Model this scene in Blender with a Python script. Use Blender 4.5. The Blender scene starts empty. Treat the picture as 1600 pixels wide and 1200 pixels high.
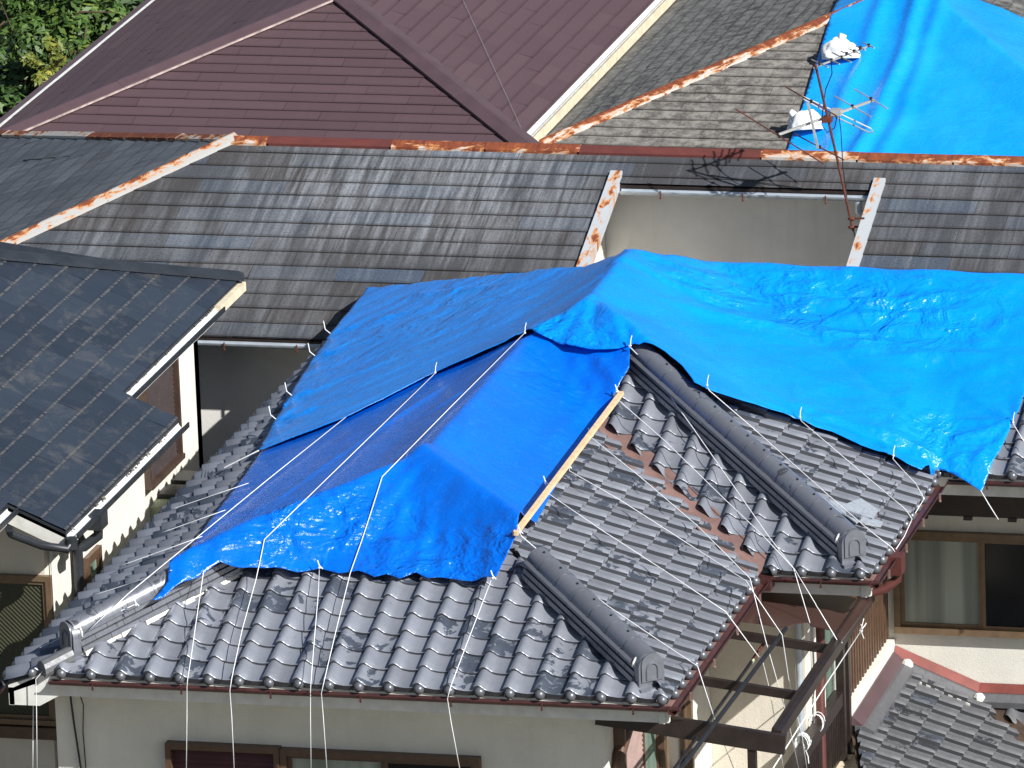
import bpy, bmesh, math, random
from mathutils import Vector, Matrix, noise, geometry
R = math.radians
rng = random.Random(7)
SC = bpy.context.scene
COL = SC.collection

# ------------------------------------------------------------------ camera
FPX = 12492.92                       # focal length in photo pixels (1600 wide)
CAM = Vector((20.603, -62.281, 21.266))
YAW, PITCH, ROLL = 0.2550, 0.2803, 0.0373
def cam_axes():
    f = Vector((-math.sin(YAW)*math.cos(PITCH), math.cos(YAW)*math.cos(PITCH), -math.sin(PITCH)))
    r = Vector((math.cos(YAW), math.sin(YAW), 0)); d = f.cross(r)
    c, s = math.cos(ROLL), math.sin(ROLL)
    return c*r + s*d, -s*r + c*d, f
AX, AY, AZ = cam_axes()
cd = bpy.data.cameras.new('camera'); cam = bpy.data.objects.new('camera', cd); COL.objects.link(cam)
cd.sensor_width = 36.0; cd.lens = FPX/1600*36; cd.clip_start = 1; cd.clip_end = 2000
m3 = Matrix((AX, -AY, -AZ)).transposed()
cam.matrix_world = Matrix.Translation(CAM) @ m3.to_4x4()
SC.camera = cam
# ------------------------------------------------------------------ light
SUN_EL, SUN_AZ = R(37.5), R(60)        # azimuth measured from -Y towards +X
L = Vector((math.sin(SUN_AZ)*math.cos(SUN_EL), -math.cos(SUN_AZ)*math.cos(SUN_EL), math.sin(SUN_EL)))
sl = bpy.data.lights.new('sun', 'SUN'); sl.energy = 5.2; sl.angle = R(0.5); sl.color = (1.0, 0.985, 0.95)
so = bpy.data.objects.new('sun', sl); COL.objects.link(so); so.location = (0, 0, 40)
so.rotation_euler = L.to_track_quat('Z', 'Y').to_euler()
W_ = bpy.data.worlds.new('World'); SC.world = W_; W_.use_nodes = True
nt = W_.node_tree; bg = nt.nodes['Background']
sky = nt.nodes.new('ShaderNodeTexSky'); sky.sky_type = 'NISHITA'; sky.sun_disc = False
sky.sun_elevation = SUN_EL; sky.sun_rotation = math.pi - SUN_AZ
nt.links.new(sky.outputs[0], bg.inputs[0]); bg.inputs[1].default_value = 0.06
SC.view_settings.view_transform = 'Standard'; SC.view_settings.look = 'None'
SC.view_settings.exposure = 0.5; SC.view_settings.gamma = 1.0

# ------------------------------------------------------------------ pixel -> point on a real plane
def ray(x, y): return AX*((x-800)/FPX) + AY*((y-600)/FPX) + AZ
def at(x, y, n, c):
    n = Vector(n); d = ray(x, y); return CAM + d*((c - n.dot(CAM))/n.dot(d))
def aX(x, y, v): return at(x, y, (1, 0, 0), v)
def aY(x, y, v): return at(x, y, (0, 1, 0), v)
def aZ(x, y, v): return at(x, y, (0, 0, 1), v)
def hit(x, y, fn, off=0.0):
    d = ray(x, y); k = 55.0; prev = k
    while k < 110:
        p = CAM + d*k
        if p.z < fn(p.x, p.y) + off: break
        prev = k; k += 0.08
    a, b = prev, k
    for _ in range(24):
        m = (a+b)/2; p = CAM + d*m
        if p.z < fn(p.x, p.y) + off: b = m
        else: a = m
    return CAM + d*b

# ------------------------------------------------------------------ material helper
class G:
    def __init__(s, name, rough=.6, spec=.5, metal=0.0):
        s.m = bpy.data.materials.new(name); s.m.use_nodes = True; s.t = s.m.node_tree
        s.b = s.t.nodes['Principled BSDF']
        s.b.inputs['Roughness'].default_value = rough
        s.b.inputs['Specular IOR Level'].default_value = spec
        s.b.inputs['Metallic'].default_value = metal
    def n(s, k, **kw):
        o = s.t.nodes.new(k)
        for a, v in kw.items(): setattr(o, a, v)
        return o
    def l(s, a, b): s.t.links.new(a, b)
    def put(s, sock, v):
        if isinstance(v, bpy.types.NodeSocket): s.l(v, sock)
        elif v is not None:
            if isinstance(v, tuple) and len(v) == 3 and sock.type == 'RGBA': v = (*v, 1)
            sock.default_value = v
    def uv(s, name='UVMap'): return s.n('ShaderNodeUVMap', uv_map=name).outputs[0]
    def obj(s): return s.n('ShaderNodeTexCoord').outputs['Object']
    def map(s, vec, scale=(1, 1, 1), loc=(0, 0, 0), rot=(0, 0, 0)):
        o = s.n('ShaderNodeMapping'); s.l(vec, o.inputs[0])
        o.inputs['Scale'].default_value = scale; o.inputs['Location'].default_value = loc; o.inputs['Rotation'].default_value = rot
        return o.outputs[0]
    def noise(s, vec, scale=5., detail=4., rough=.55, dist=0., col=False):
        o = s.n('ShaderNodeTexNoise'); s.l(vec, o.inputs['Vector'])
        o.inputs['Scale'].default_value = scale; o.inputs['Detail'].default_value = detail
        o.inputs['Roughness'].default_value = rough; o.inputs['Distortion'].default_value = dist
        return o.outputs[1 if col else 0]
    def ramp(s, fac, stops, interp='LINEAR'):
        o = s.n('ShaderNodeValToRGB'); s.l(fac, o.inputs[0]); e = o.color_ramp.elements; o.color_ramp.interpolation = interp
        while len(e) < len(stops): e.new(.5)
        for i, (p, c) in enumerate(stops):
            e[i].position = p; e[i].color = (c, c, c, 1) if not isinstance(c, tuple) else (*c, 1)
        return o.outputs[0]
    def mix(s, fac, a, b, mode='MIX'):
        o = s.n('ShaderNodeMix', data_type='RGBA', blend_type=mode)
        s.put(o.inputs[0], fac); s.put(o.inputs[6], a); s.put(o.inputs[7], b); return o.outputs[2]
    def math(s, op, a, b=None, clamp=False):
        o = s.n('ShaderNodeMath', operation=op, use_clamp=clamp); s.put(o.inputs[0], a)
        if b is not None: s.put(o.inputs[1], b)
        return o.outputs[0]
    def sep(s, vec):
        o = s.n('ShaderNodeSeparateXYZ'); s.l(vec, o.inputs[0]); return o.outputs
    def bump(s, h, strength=.3, dist=.01):
        o = s.n('ShaderNodeBump'); s.l(h, o.inputs['Height'])
        o.inputs['Strength'].default_value = strength; o.inputs['Distance'].default_value = dist
        s.l(o.outputs[0], s.b.inputs['Normal'])
    def col(s, c): s.put(s.b.inputs['Base Color'], c); return s
    def rough(s, c): s.put(s.b.inputs['Roughness'], c); return s

def simple(name, c, rough=.6, spec=.4, metal=0., var=.25, scale=9., bump=0., bscale=60.):
    g = G(name, rough, spec, metal); o = g.obj()
    f = g.noise(o, scale, 5, .6)
    lo = tuple(x*(1-var) for x in c); hi = tuple(min(1, x*(1+var)) for x in c)
    g.col(g.ramp(f, [(.3, lo), (.7, hi)]))
    if bump: g.bump(g.noise(o, bscale, 3, .6), bump, .01)
    return g.m

def mat_tile(name, base=(.235, .25, .29), dark=(.075, .088, .115), wear=.35, metal=.35, rough=.30):
    g = G(name, rough, .55, metal); uv = g.uv(); r = g.sep(g.uv('rnd'))
    b = g.ramp(r[0], [(.02, tuple(x*.22 for x in base)), (.05, tuple(x*.42 for x in base)), (.08, tuple(x*.42 for x in base)), (.12, tuple(x*.78 for x in base)), (.5, base), (1, tuple(x*1.16 for x in base))])  # darkest stop is gap shade painted on the tile lips
    cl = g.noise(g.map(uv, (1, 1, 1)), 14, 5, .65)
    b = g.mix(g.math('MULTIPLY', cl, .25), b, (.30, .305, .32))
    # flaked dark patches on some tiles
    pn = g.noise(uv, 7.5, 5, .62, .6)
    th = g.math('SUBTRACT', pn, g.math('MULTIPLY', g.math('SUBTRACT', 1.0, r[1]), .62))
    mask = g.ramp(th, [(.44-.1*wear, 0.), (.465-.1*wear, 1.)])
    b = g.mix(mask, b, g.mix(g.noise(uv, 30, 3), tuple(x*.7 for x in dark), tuple(x*1.2 for x in dark)))
    # pale lichen and bird lime
    ln = g.ramp(g.noise(uv, 23, 4, .7), [(.77, 0.), (.81, .5)])
    b = g.mix(ln, b, (.34, .34, .34))
    ch = g.ramp(r[1], [(.93, 0.), (.95, .75)])
    b = g.mix(g.math('MULTIPLY', ch, g.ramp(g.noise(uv, 9, 4, .6), [(.35, 0.), (.6, 1.)])), b, (.085, .10, .13))
    g.col(b)
    g.rough(g.ramp(cl, [(.3, rough-.06), (.75, rough+.2)]))
    g.bump(g.noise(uv, 60, 4, .6), .08, .004)
    return g.m

def mat_slate(name, cols, streak=.6, light=(.30, .30, .30), rough=.75, lightpos=None, speck=.5, moss=None, low=.5, grime=None):
    """cols = three tints picked per slate; streaks run down the slope (uv v axis)"""
    g = G(name, rough, .35); uv = g.uv(); r = g.sep(g.uv('rnd'))
    b = g.ramp(r[0], [(0, cols[0]), (.5, cols[1]), (1, cols[2])])
    st = g.noise(g.map(uv, (16, .9, 1)), 1., 5, .65)
    st2 = g.noise(g.map(uv, (5, .35, 1), (3, 1, 0)), 1., 4, .6)
    big = g.noise(uv, .45, 3, .55)
    lm = g.ramp(g.math('ADD', g.math('ADD', g.math('MULTIPLY', st, .45), g.math('MULTIPLY', st2, .45)), g.math('MULTIPLY', big, low)), [(.66, 0.), (.98, 1.)])
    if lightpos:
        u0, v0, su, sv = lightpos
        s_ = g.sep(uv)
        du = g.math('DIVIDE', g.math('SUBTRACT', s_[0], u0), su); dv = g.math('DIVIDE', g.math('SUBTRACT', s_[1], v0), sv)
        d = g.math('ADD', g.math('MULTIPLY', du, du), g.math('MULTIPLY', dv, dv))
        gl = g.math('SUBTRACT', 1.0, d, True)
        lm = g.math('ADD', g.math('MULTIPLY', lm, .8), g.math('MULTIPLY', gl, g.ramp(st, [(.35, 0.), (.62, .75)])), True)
    b = g.mix(g.math('MULTIPLY', lm, streak), b, light)
    dk = g.ramp(g.noise(uv, 38, 4, .7), [(.34, speck), (.52, 0.)])
    b = g.mix(dk, b, tuple(x*.35 for x in cols[0]))
    dots = g.ramp(g.noise(uv, 75, 2, .5), [(.70, 0.), (.75, speck)])
    b = g.mix(dots, b, light)
    if moss:
        b = g.mix(g.ramp(g.noise(uv, 6, 6, .75), [(.42, 0.), (.60, .9)]), b, moss)
    # darker lower edge on each course is carried in rnd.y (0 at the foot)
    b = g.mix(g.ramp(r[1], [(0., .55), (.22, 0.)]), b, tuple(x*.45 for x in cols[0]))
    dr = g.ramp(g.noise(g.map(uv, (1.3, 2.2, 1), (7, 3, 0)), 2.1, 5, .62, .3), [(.765, 0.), (.78, .8)])
    b = g.mix(dr, b, (.55, .54, .52))
    if grime:
        b = g.mix(g.math('MULTIPLY', g.ramp(g.noise(g.map(uv, (2.2, 3, 1)), 1., 6, .75, .4), [(.52, 0.), (.66, .55)]), g.ramp(g.noise(uv, .6, 2, .5), [(.35, .25), (.65, 1.)])), b, tuple(x*.75 for x in grime))
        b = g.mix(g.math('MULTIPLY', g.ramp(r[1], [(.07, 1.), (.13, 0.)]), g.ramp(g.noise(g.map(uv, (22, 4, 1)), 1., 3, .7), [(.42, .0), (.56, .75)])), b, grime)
    g.col(b); g.bump(g.noise(uv, 90, 4, .65), .15, .004)
    return g.m

def mat_rust(name, paint=(.62, .61, .58), amount=.5, full=True):
    g = G(name, .6, .4); uv = g.uv(); r = g.sep(g.uv('rnd'))
    n1 = g.noise(g.map(uv, (4.5, 9, 1)), 1., 7, .7, .5)
    f = g.math('ADD', n1, g.math('MULTIPLY', g.math('SUBTRACT', r[0], .5), .55 if full else .12))
    k = .62-.3*amount
    s_ = g.sep(uv); f = g.math('SUBTRACT', f, g.math('MULTIPLY', g.math('ABSOLUTE', s_[1]), 1.1))
    rustc = g.ramp(g.noise(g.map(uv, (14, 6, 1)), 1., 5, .6), [(.3, (.10, .022, .012)), (.55, (.20, .05, .018)), (.8, (.36, .11, .03))])
    edge = g.ramp(f, [(k-.06, 0.), (k-.005, 1.)])
    core = g.ramp(f, [(k, 0.), (k+.045, 1.)])
    b = g.mix(edge, paint, (.52, .24, .09))
    b = g.mix(core, b, rustc)
    if full:
        fullm = g.ramp(r[0], [(.80, 0.), (.84, 1.)])
        b = g.mix(fullm, b, g.ramp(n1, [(.3, (.075, .02, .018)), (.7, (.125, .03, .024))]))
    g.col(b); g.rough(g.ramp(core, [(0, .5), (1, .85)])); g.bump(core, .25, .003)
    return g.m

def mat_stucco(name, c, rough=.85, scale=95., bump=.5, stain=.2):
    g = G(name, rough, .2); o = g.obj()
    f = g.noise(o, 1.6, 5, .6); d = g.noise(g.map(o, (6, 6, .6)), 1., 4, .6)
    b = g.ramp(f, [(.3, tuple(x*.88 for x in c)), (.7, tuple(min(1, x*1.05) for x in c))])
    b = g.mix(g.ramp(d, [(.55, 0.), (.75, stain)]), b, tuple(x*.6 for x in c))
    g.col(b); g.bump(g.noise(o, scale, 4, .6), bump, .008)
    return g.m

def mat_tarp(name, c, c2, rough=.32, cr=.5, zones=()):
    g = G(name, rough, .5); o = g.obj()
    f = g.noise(o, 1.1, 4, .6, .3); f2 = g.noise(o, 10, 5, .7, .5)
    b = g.mix(g.ramp(f, [(.3, 0.), (.7, 1.)]), c, c2)
    b = g.mix(g.ramp(f2, [(.55, 0.), (.8, .14)]), b, (.06, .36, .85))
    sc = g.ramp(g.noise(g.map(o, (30, 4, 4), rot=(0, 0, .5)), 1., 3, .7, 1.2), [(.735, 0.), (.76, .55)])
    b = g.mix(sc, b, (.45, .62, .85))
    g.col(b)
    w = g.n('ShaderNodeTexVoronoi', feature='DISTANCE_TO_EDGE'); g.l(g.mapnoise(o) if hasattr(g, 'mapnoise') else o, w.inputs['Vector']); w.inputs['Scale'].default_value = 7.
    n1 = g.noise(o, 9, 5, .6, 1.0); n2 = g.noise(g.map(o, (3.2, 9, 6), rot=(0, 0, .6)), 1.4, 5, .65, 1.2)
    wv = g.noise(g.map(o, (5, 16, 16), rot=(0, 0, -.75)), 1.2, 4, .6, .7)
    h = g.math('ADD', g.math('MULTIPLY', n1, .10), g.math('ADD', g.math('MULTIPLY', n2, .75), g.math('MULTIPLY', wv, .5)))
    h = g.math('ADD', h, g.math('MULTIPLY', g.ramp(w.outputs[0], [(0, 0.), (.12, 1.)]), .06))
    if zones:
        s_ = g.sep(o); mk = None
        for (zx, zy, rx, ry, am_) in zones:
            du = g.math('DIVIDE', g.math('SUBTRACT', s_[0], zx), rx); dv = g.math('DIVIDE', g.math('SUBTRACT', s_[1], zy), ry)
            q = g.math('MULTIPLY', g.math('SUBTRACT', 1.0, g.math('ADD', g.math('MULTIPLY', du, du), g.math('MULTIPLY', dv, dv)), True), am_)
            mk = q if mk is None else g.math('MAXIMUM', mk, q)
        mk = g.math('MULTIPLY', mk, g.ramp(g.noise(o, 2.6, 3, .55, .8), [(.40, 0.), (.62, 1.)]))
        c1 = g.noise(g.map(o, (5, 12, 10), rot=(0, 0, .35)), 1.3, 3, .55, .5); c2_ = g.noise(o, 20, 2, .5, .5)
        h = g.math('ADD', h, g.math('MULTIPLY', mk, g.math('ADD', g.math('MULTIPLY', c1, 4.3), g.math('MULTIPLY', c2_, 1.0))))
    g.bump(h, 1.0, .055*cr)
    g.rough(g.ramp(f2, [(.3, rough-.08), (.7, rough+.08)]))
    g.b.inputs['Coat Weight'].default_value = .12; g.b.inputs['Coat Roughness'].default_value = .12
    return g.m

M = {}
M['tile'] = mat_tile('glazed_tile')
M['tile_old'] = mat_tile('weathered_tile', (.09, .092, .10), (.035, .037, .045), .35, .15, .42)
M['ridge'] = mat_tile('ridge_tile', (.17, .18, .21), (.09, .095, .11), .1, .45, .30)
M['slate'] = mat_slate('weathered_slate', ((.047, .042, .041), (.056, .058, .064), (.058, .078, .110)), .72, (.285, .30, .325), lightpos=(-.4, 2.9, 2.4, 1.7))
M['slate_side'] = mat_slate('weathered_slate_left', ((.05, .055, .065), (.065, .075, .09), (.09, .098, .115)), .55, (.24, .25, .27), speck=.25)  # bluer tints and weaker streaks, for the left slope
M['slate_brown'] = mat_slate('brown_painted_slate', ((.076, .045, .052), (.083, .050, .057), (.091, .055, .062)), .05, (.22, .15, .15), rough=.62, speck=.06)
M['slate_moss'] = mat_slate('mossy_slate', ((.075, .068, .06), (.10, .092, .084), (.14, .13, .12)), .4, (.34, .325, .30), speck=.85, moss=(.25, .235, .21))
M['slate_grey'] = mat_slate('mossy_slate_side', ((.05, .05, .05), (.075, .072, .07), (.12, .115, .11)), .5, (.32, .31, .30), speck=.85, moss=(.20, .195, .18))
M['slate_black'] = mat_slate('blue_black_slate', ((.017, .023, .034), (.021, .028, .041), (.028, .037, .052)), .14, (.10, .115, .14), rough=.42, speck=.1, grime=(.13, .125, .12))
M['rust'] = mat_rust('rusted_ridge_metal', (.46, .43, .40), .74)
M['rust_some'] = mat_rust('partly_rusted_metal', (.40, .39, .37), .44, False)
M['rust_moss'] = mat_rust('rusted_hip_metal', (.5, .48, .45), .72, False)
M['paint_metal'] = mat_rust('painted_metal', (.40, .42, .44), .16, False)
M['brown_metal'] = simple('brown_painted_metal', (.086, .053, .060), .42, .5, var=.12, scale=3)
M['black_metal'] = simple('black_painted_metal', (.022, .025, .03), .4, .5, var=.3, scale=4)
M['stucco'] = mat_stucco('grey_cream_stucco', (.70, .68, .605))
M['stucco_warm'] = mat_stucco('warm_cream_stucco', (.70, .64, .54))
M['stucco_grey'] = mat_stucco('pale_grey_stucco', (.78, .76, .72), bump=.2)
M['stucco_pale'] = mat_stucco('pale_cream_stucco', (.72, .69, .61))
M['white_paint'] = simple('white_paint', (.66, .65, .60), .6, var=.12)
M['white_metal'] = simple('white_gutter_metal', (.62, .63, .61), .4, var=.15)
M['cream_board'] = simple('cream_board', (.60, .52, .38), .7, var=.18)
M['grey_metal'] = simple('grey_gutter_metal', (.45, .50, .55), .35, .5, .3, var=.15)
M['copper'] = simple('brown_red_gutter', (.055, .020, .018), .38, .5, var=.3, scale=5)
M['valley'] = simple('valley_flashing', (.20, .12, .105), .55, .4, var=.25, scale=4)
M['red_metal'] = simple('red_flashing', (.19, .052, .042), .5, .4, var=.3, scale=3)
M['dark_brown'] = simple('dark_brown_aluminium', (.022, .015, .013), .42, .5, var=.3)
M['bronze'] = simple('bronze_window_frame', (.16, .105, .062), .4, .5, .2, var=.2)
M['brown_frame'] = simple('brown_window_frame', (.09, .05, .03), .45, .5, var=.25)
M['brown_dark'] = simple('dark_brown_frame', (.06, .038, .028), .45, .5, var=.25)
M['pale_edge'] = simple('pale_worn_edge', (.36, .28, .26), .6, .4, var=.4, scale=12)
M['louvre'] = simple('dark_shutter', (.045, .034, .034), .5, .4, var=.2)
M['red_shutter'] = simple('red_brown_shutter', (.07, .02, .02), .5, .4, var=.2)
M['pink_shutter'] = simple('pinkish_shutter', (.30, .21, .19), .55, .4, var=.15)
M['plaster'] = simple('white_plaster', (.66, .64, .58), .85, .2, var=.2, scale=20, bump=.4)
M['wood'] = simple('pale_wood', (.66, .47, .28), .7, .3, var=.18, scale=14)
M['rope'] = simple('white_rope', (.72, .73, .74), .7, .3, var=.1, scale=40)
M['bag'] = simple('white_sandbag', (.78, .78, .78), .75, .3, var=.06, scale=6, bump=.3, bscale=25)
M['pole_rust'] = simple('rusty_mast', (.10, .028, .018), .7, .4, var=.5, scale=14)
M['alu'] = simple('weathered_aluminium', (.50, .50, .47), .4, .5, .5, var=.2, scale=12)
M['black'] = simple('black_plastic', (.012, .012, .014), .45, .5, var=.3)
M['concrete'] = simple('concrete', (.42, .41, .38), .9, .2, var=.25, scale=2, bump=.4)
M['green_box'] = simple('pale_green_paint', (.42, .46, .31), .55, .4, var=.12)
M['red_pipe'] = simple('red_brown_pipe', (.085, .024, .02), .45, .5, var=.2)
M['tape'] = simple('silver_tape', (.40, .42, .44), .35, .5, .3, var=.2, scale=30, bump=.4, bscale=40)
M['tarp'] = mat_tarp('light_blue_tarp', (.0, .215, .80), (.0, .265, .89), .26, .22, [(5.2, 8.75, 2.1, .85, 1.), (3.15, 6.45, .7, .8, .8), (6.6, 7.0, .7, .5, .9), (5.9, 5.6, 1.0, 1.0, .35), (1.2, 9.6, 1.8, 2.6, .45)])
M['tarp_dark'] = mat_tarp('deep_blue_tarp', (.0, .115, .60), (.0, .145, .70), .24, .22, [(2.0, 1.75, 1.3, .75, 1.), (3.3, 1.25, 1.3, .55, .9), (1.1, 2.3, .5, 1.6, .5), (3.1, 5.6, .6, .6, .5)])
M['tarp_far'] = mat_tarp('pale_blue_tarp', (.0, .26, .80), (.01, .32, .86), .28, .26, [(8.2, 26.5, 1.2, 3.5, .6), (10, 27, 2., 3., .5)])
M['soil'] = simple('soil_and_paving', (.16, .15, .13), .95, .1, var=.4, scale=1.5)
M['hill'] = simple('dark_green_hillside', (.035, .05, .02), .95, .1, var=.6, scale=3)
M['bark'] = simple('bark', (.09, .06, .04), .9, .2, var=.3)

def mat_glass(name, c, rough=.08, curtain=None, ribs=0):
    g = G(name, rough, .6 if curtain else .25); o = g.obj()
    if curtain:
        w = g.noise(g.map(o, (9, 9, .25)), 1., 3, .5)
        g.col(g.mix(g.ramp(w, [(.35, 0.), (.65, 1.)]), c, curtain))
    else: g.col(g.mix(g.noise(o, 3, 3), c, tuple(x*1.8 for x in c)))
    if ribs:
        wv = g.n('ShaderNodeTexWave', wave_type='BANDS', bands_direction='DIAGONAL'); g.l(o, wv.inputs[0]); wv.inputs['Scale'].default_value = ribs
        g.bump(wv.outputs[1], .6, .01)
    return g.m
M['glass_dark'] = mat_glass('dark_glass', (.003, .0035, .005), .15)
M['glass_curtain'] = mat_glass('frosted_glass_curtain', (.16, .18, .15), .28, (.30, .33, .28))
M['glass_green'] = mat_glass('green_glass', (.10, .16, .12), .2, (.2, .27, .22))
M['glass_rib'] = mat_glass('ribbed_glass', (.035, .036, .022), .35, None, 14)
def mat_panel():
    g = G('smoked_polycarbonate', .25, .5); o = g.obj()
    w = g.n('ShaderNodeTexWave', bands_direction='X'); g.l(g.map(o, (1, 1, 1)), w.inputs[0]); w.inputs['Scale'].default_value = 22
    g.col(g.ramp(w.outputs[1], [(.2, (.06, .03, .025)), (.8, (.11, .06, .05))]))
    g.b.inputs['Transmission Weight'].default_value = .35; g.b.inputs['Alpha'].default_value = 1
    return g.m
M['panel'] = mat_panel()
def mat_leaf(name, a, b, c):
    g = G(name, .5, .35); r = g.sep(g.uv('rnd'))
    g.col(g.ramp(r[0], [(0, a), (.55, b), (1, c)]))
    g.b.inputs['Subsurface Weight'].default_value = 0
    return g.m
M['leaf_dark'] = mat_leaf('dark_leaves', (.018, .04, .01), (.045, .09, .02), (.10, .16, .03))
M['leaf_mid'] = mat_leaf('mid_leaves', (.028, .06, .012), (.06, .115, .022), (.14, .185, .033))
M['leaf_yellow'] = mat_leaf('yellowish_leaves', (.07, .09, .02), (.13, .16, .03), (.30, .27, .03))

# ------------------------------------------------------------------ mesh helpers
class MB:
    def __init__(s): s.v = []; s.f = []; s.uv = []; s.rn = []
    def quad(s, pts, uv=None, rn=None):
        b = len(s.v); s.v += [Vector(p) for p in pts]; s.f.append(tuple(range(b, b+len(pts))))
        s.uv.append(uv or [(p[0]+p[1]*.3, p[2]+p[1]*.7) for p in pts]); s.rn.append(rn or [(.5, .5)]*len(pts))
        return s
    def hexa(s, p, uvf=None, rn=(.5, .5)):
        """p: 8 points, bottom 0-3 and top 4-7, both counterclockwise"""
        for q in ((3, 2, 1, 0), (4, 5, 6, 7), (0, 1, 5, 4), (1, 2, 6, 5), (2, 3, 7, 6), (3, 0, 4, 7)):
            pts = [p[i] for i in q]
            s.quad(pts, [uvf(x) for x in pts] if uvf else None, [rn]*4)
        return s
    def box(s, a, b):
        x0, y0, z0 = [min(a[i], b[i]) for i in range(3)]; x1, y1, z1 = [max(a[i], b[i]) for i in range(3)]
        return s.hexa([Vector(q) for q in ((x0, y0, z0), (x1, y0, z0), (x1, y1, z0), (x0, y1, z0), (x0, y0, z1), (x1, y0, z1), (x1, y1, z1), (x0, y1, z1))])
    def bar(s, A, B, w, h, up=(0, 0, 1)):
        A, B = Vector(A), Vector(B); d = (B-A).normalized(); sd = d.cross(Vector(up)).normalized()*(w/2); u = sd.cross(d).normalized()*(h/2)
        return s.hexa([A-sd-u, A+sd-u, B+sd-u, B-sd-u, A-sd+u, A+sd+u, B+sd+u, B-sd+u])
    def tube(s, pts, r, n=8, r1=None):
        pts = [Vector(p) for p in pts]; rings = []
        prev = None
        for i, p in enumerate(pts):
            d = (pts[min(i+1, len(pts)-1)] - pts[max(i-1, 0)]).normalized()
            if prev is None:
                a = d.orthogonal().normalized()
            else:
                a = (prev - d*prev.dot(d)).normalized()
            prev = a; b = d.cross(a)
            rr = r if r1 is None else r + (r1-r)*i/(len(pts)-1)
            rings.append([p + (a*math.cos(2*math.pi*k/n) + b*math.sin(2*math.pi*k/n))*rr for k in range(n)])
        for i in range(len(rings)-1):
            for k in range(n):
                s.quad([rings[i][k], rings[i][(k+1) % n], rings[i+1][(k+1) % n], rings[i+1][k]])
        s.quad(rings[0][::-1]); s.quad(rings[-1])
        return s
    def ball(s, c, r, sx=(1, 1, 1), n=8, m=5):
        c = Vector(c); P = lambda i, k: c + Vector((math.sin(math.pi*i/m)*math.cos(2*math.pi*k/n)*r*sx[0], math.sin(math.pi*i/m)*math.sin(2*math.pi*k/n)*r*sx[1], math.cos(math.pi*i/m)*r*sx[2]))
        for i in range(m):
            for k in range(n):
                s.quad([P(i, k), P(i+1, k), P(i+1, k+1), P(i, k+1)])
        return s
    def prism(s, pts, d):
        """solid from an outline of points, thickened along d"""
        d = Vector(d); pts = [Vector(p) for p in pts]; k = len(pts)
        s.quad(pts); s.quad([p+d for p in pts][::-1])
        for i in range(k): s.quad([pts[i], pts[i]+d, pts[(i+1) % k]+d, pts[(i+1) % k]])
        return s
    def sweep(s, A, B, prof, side, up, rn=(.5, .5), u0=0., cap=True):
        """extrude a 2-D outline (a,b) along A->B"""
        A, B, side, up = Vector(A), Vector(B), Vector(side), Vector(up); Ln = (B-A).length
        pa = [A + side*a + up*b for a, b in prof]; pb = [B + side*a + up*b for a, b in prof]; k = len(prof)
        for i in range(k):
            j = (i+1) % k
            s.quad([pa[i], pb[i], pb[j], pa[j]], [(u0, prof[i][0]), (u0+Ln, prof[i][0]), (u0+Ln, prof[j][0]), (u0, prof[j][0])], [rn]*4)
        if cap: s.quad(pa, None, [rn]*k); s.quad(pb[::-1], None, [rn]*k)
        return s
    def build(s, name, mat, parent=None, smooth=False, merge=False):
        me = bpy.data.meshes.new(name); me.from_pydata([tuple(v) for v in s.v], [], s.f)
        u = me.uv_layers.new(name='UVMap'); r = me.uv_layers.new(name='rnd')
        u.data.foreach_set('uv', [c for f in s.uv for p in f for c in p]); r.data.foreach_set('uv', [c for f in s.rn for p in f for c in p])
        bm = bmesh.new(); bm.from_mesh(me)
        if merge or smooth: bmesh.ops.remove_doubles(bm, verts=bm.verts, dist=1e-5)
        bmesh.ops.recalc_face_normals(bm, faces=bm.faces)
        bm.to_mesh(me); bm.free()
        return link(name, me, mat, parent, smooth)
def link(name, me, mat, parent=None, smooth=False):
    if not me.materials: me.materials.append(mat if not isinstance(mat, str) else M[mat])
    if smooth:
        me.polygons.foreach_set('use_smooth', [True]*len(me.polygons))
        if smooth is not True: me.set_sharp_from_angle(angle=R(smooth))
    o = bpy.data.objects.new(name, me); COL.objects.link(o)
    if parent is not None: o.parent = parent; o.matrix_parent_inverse = Matrix.Identity(4); o.location = -OFF.get(parent.name, Vector())
    return o
OFF = {}
def wpos(o):
    return OFF.get(o.name, Vector())
def thing(name, label, cat, loc=(0, 0, 0), group=None):
    o = bpy.data.objects.new(name, None); COL.objects.link(o); o.location = loc; o.empty_display_size = .3
    OFF[o.name] = Vector(loc); tag(o, label, cat, group); return o
def tag(o, label=None, cat=None, group=None, kind=None):
    if label: o['label'] = label
    if cat: o['category'] = cat
    if group: o['group'] = group
    if kind: o['kind'] = kind
    return o
def only(o, label): o['label'] = label; return o

def clip_mesh(me, planes):
    bm = bmesh.new(); bm.from_mesh(me)
    for co, no in planes:
        bmesh.ops.bisect_plane(bm, geom=bm.verts[:]+bm.edges[:]+bm.faces[:], plane_co=co, plane_no=no, clear_outer=True, dist=1e-5)
    bm.to_mesh(me); bm.free(); return me
def region_planes(poly, N):
    """poly: convex 3-D polygon on a slope; outward planes perpendicular to the slope"""
    c = sum(poly, Vector())/len(poly); out = []
    for i in range(len(poly)):
        a, b = poly[i], poly[(i+1) % len(poly)]
        n = (b-a).cross(N).normalized()
        if n.dot(c-a) > 0: n = -n
        out.append((a, n))
    return out
def join_meshes(name, meshes):
    bm = bmesh.new()
    for me in meshes: bm.from_mesh(me)
    out = bpy.data.meshes.new(name); bm.to_mesh(out); bm.free(); return out

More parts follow.
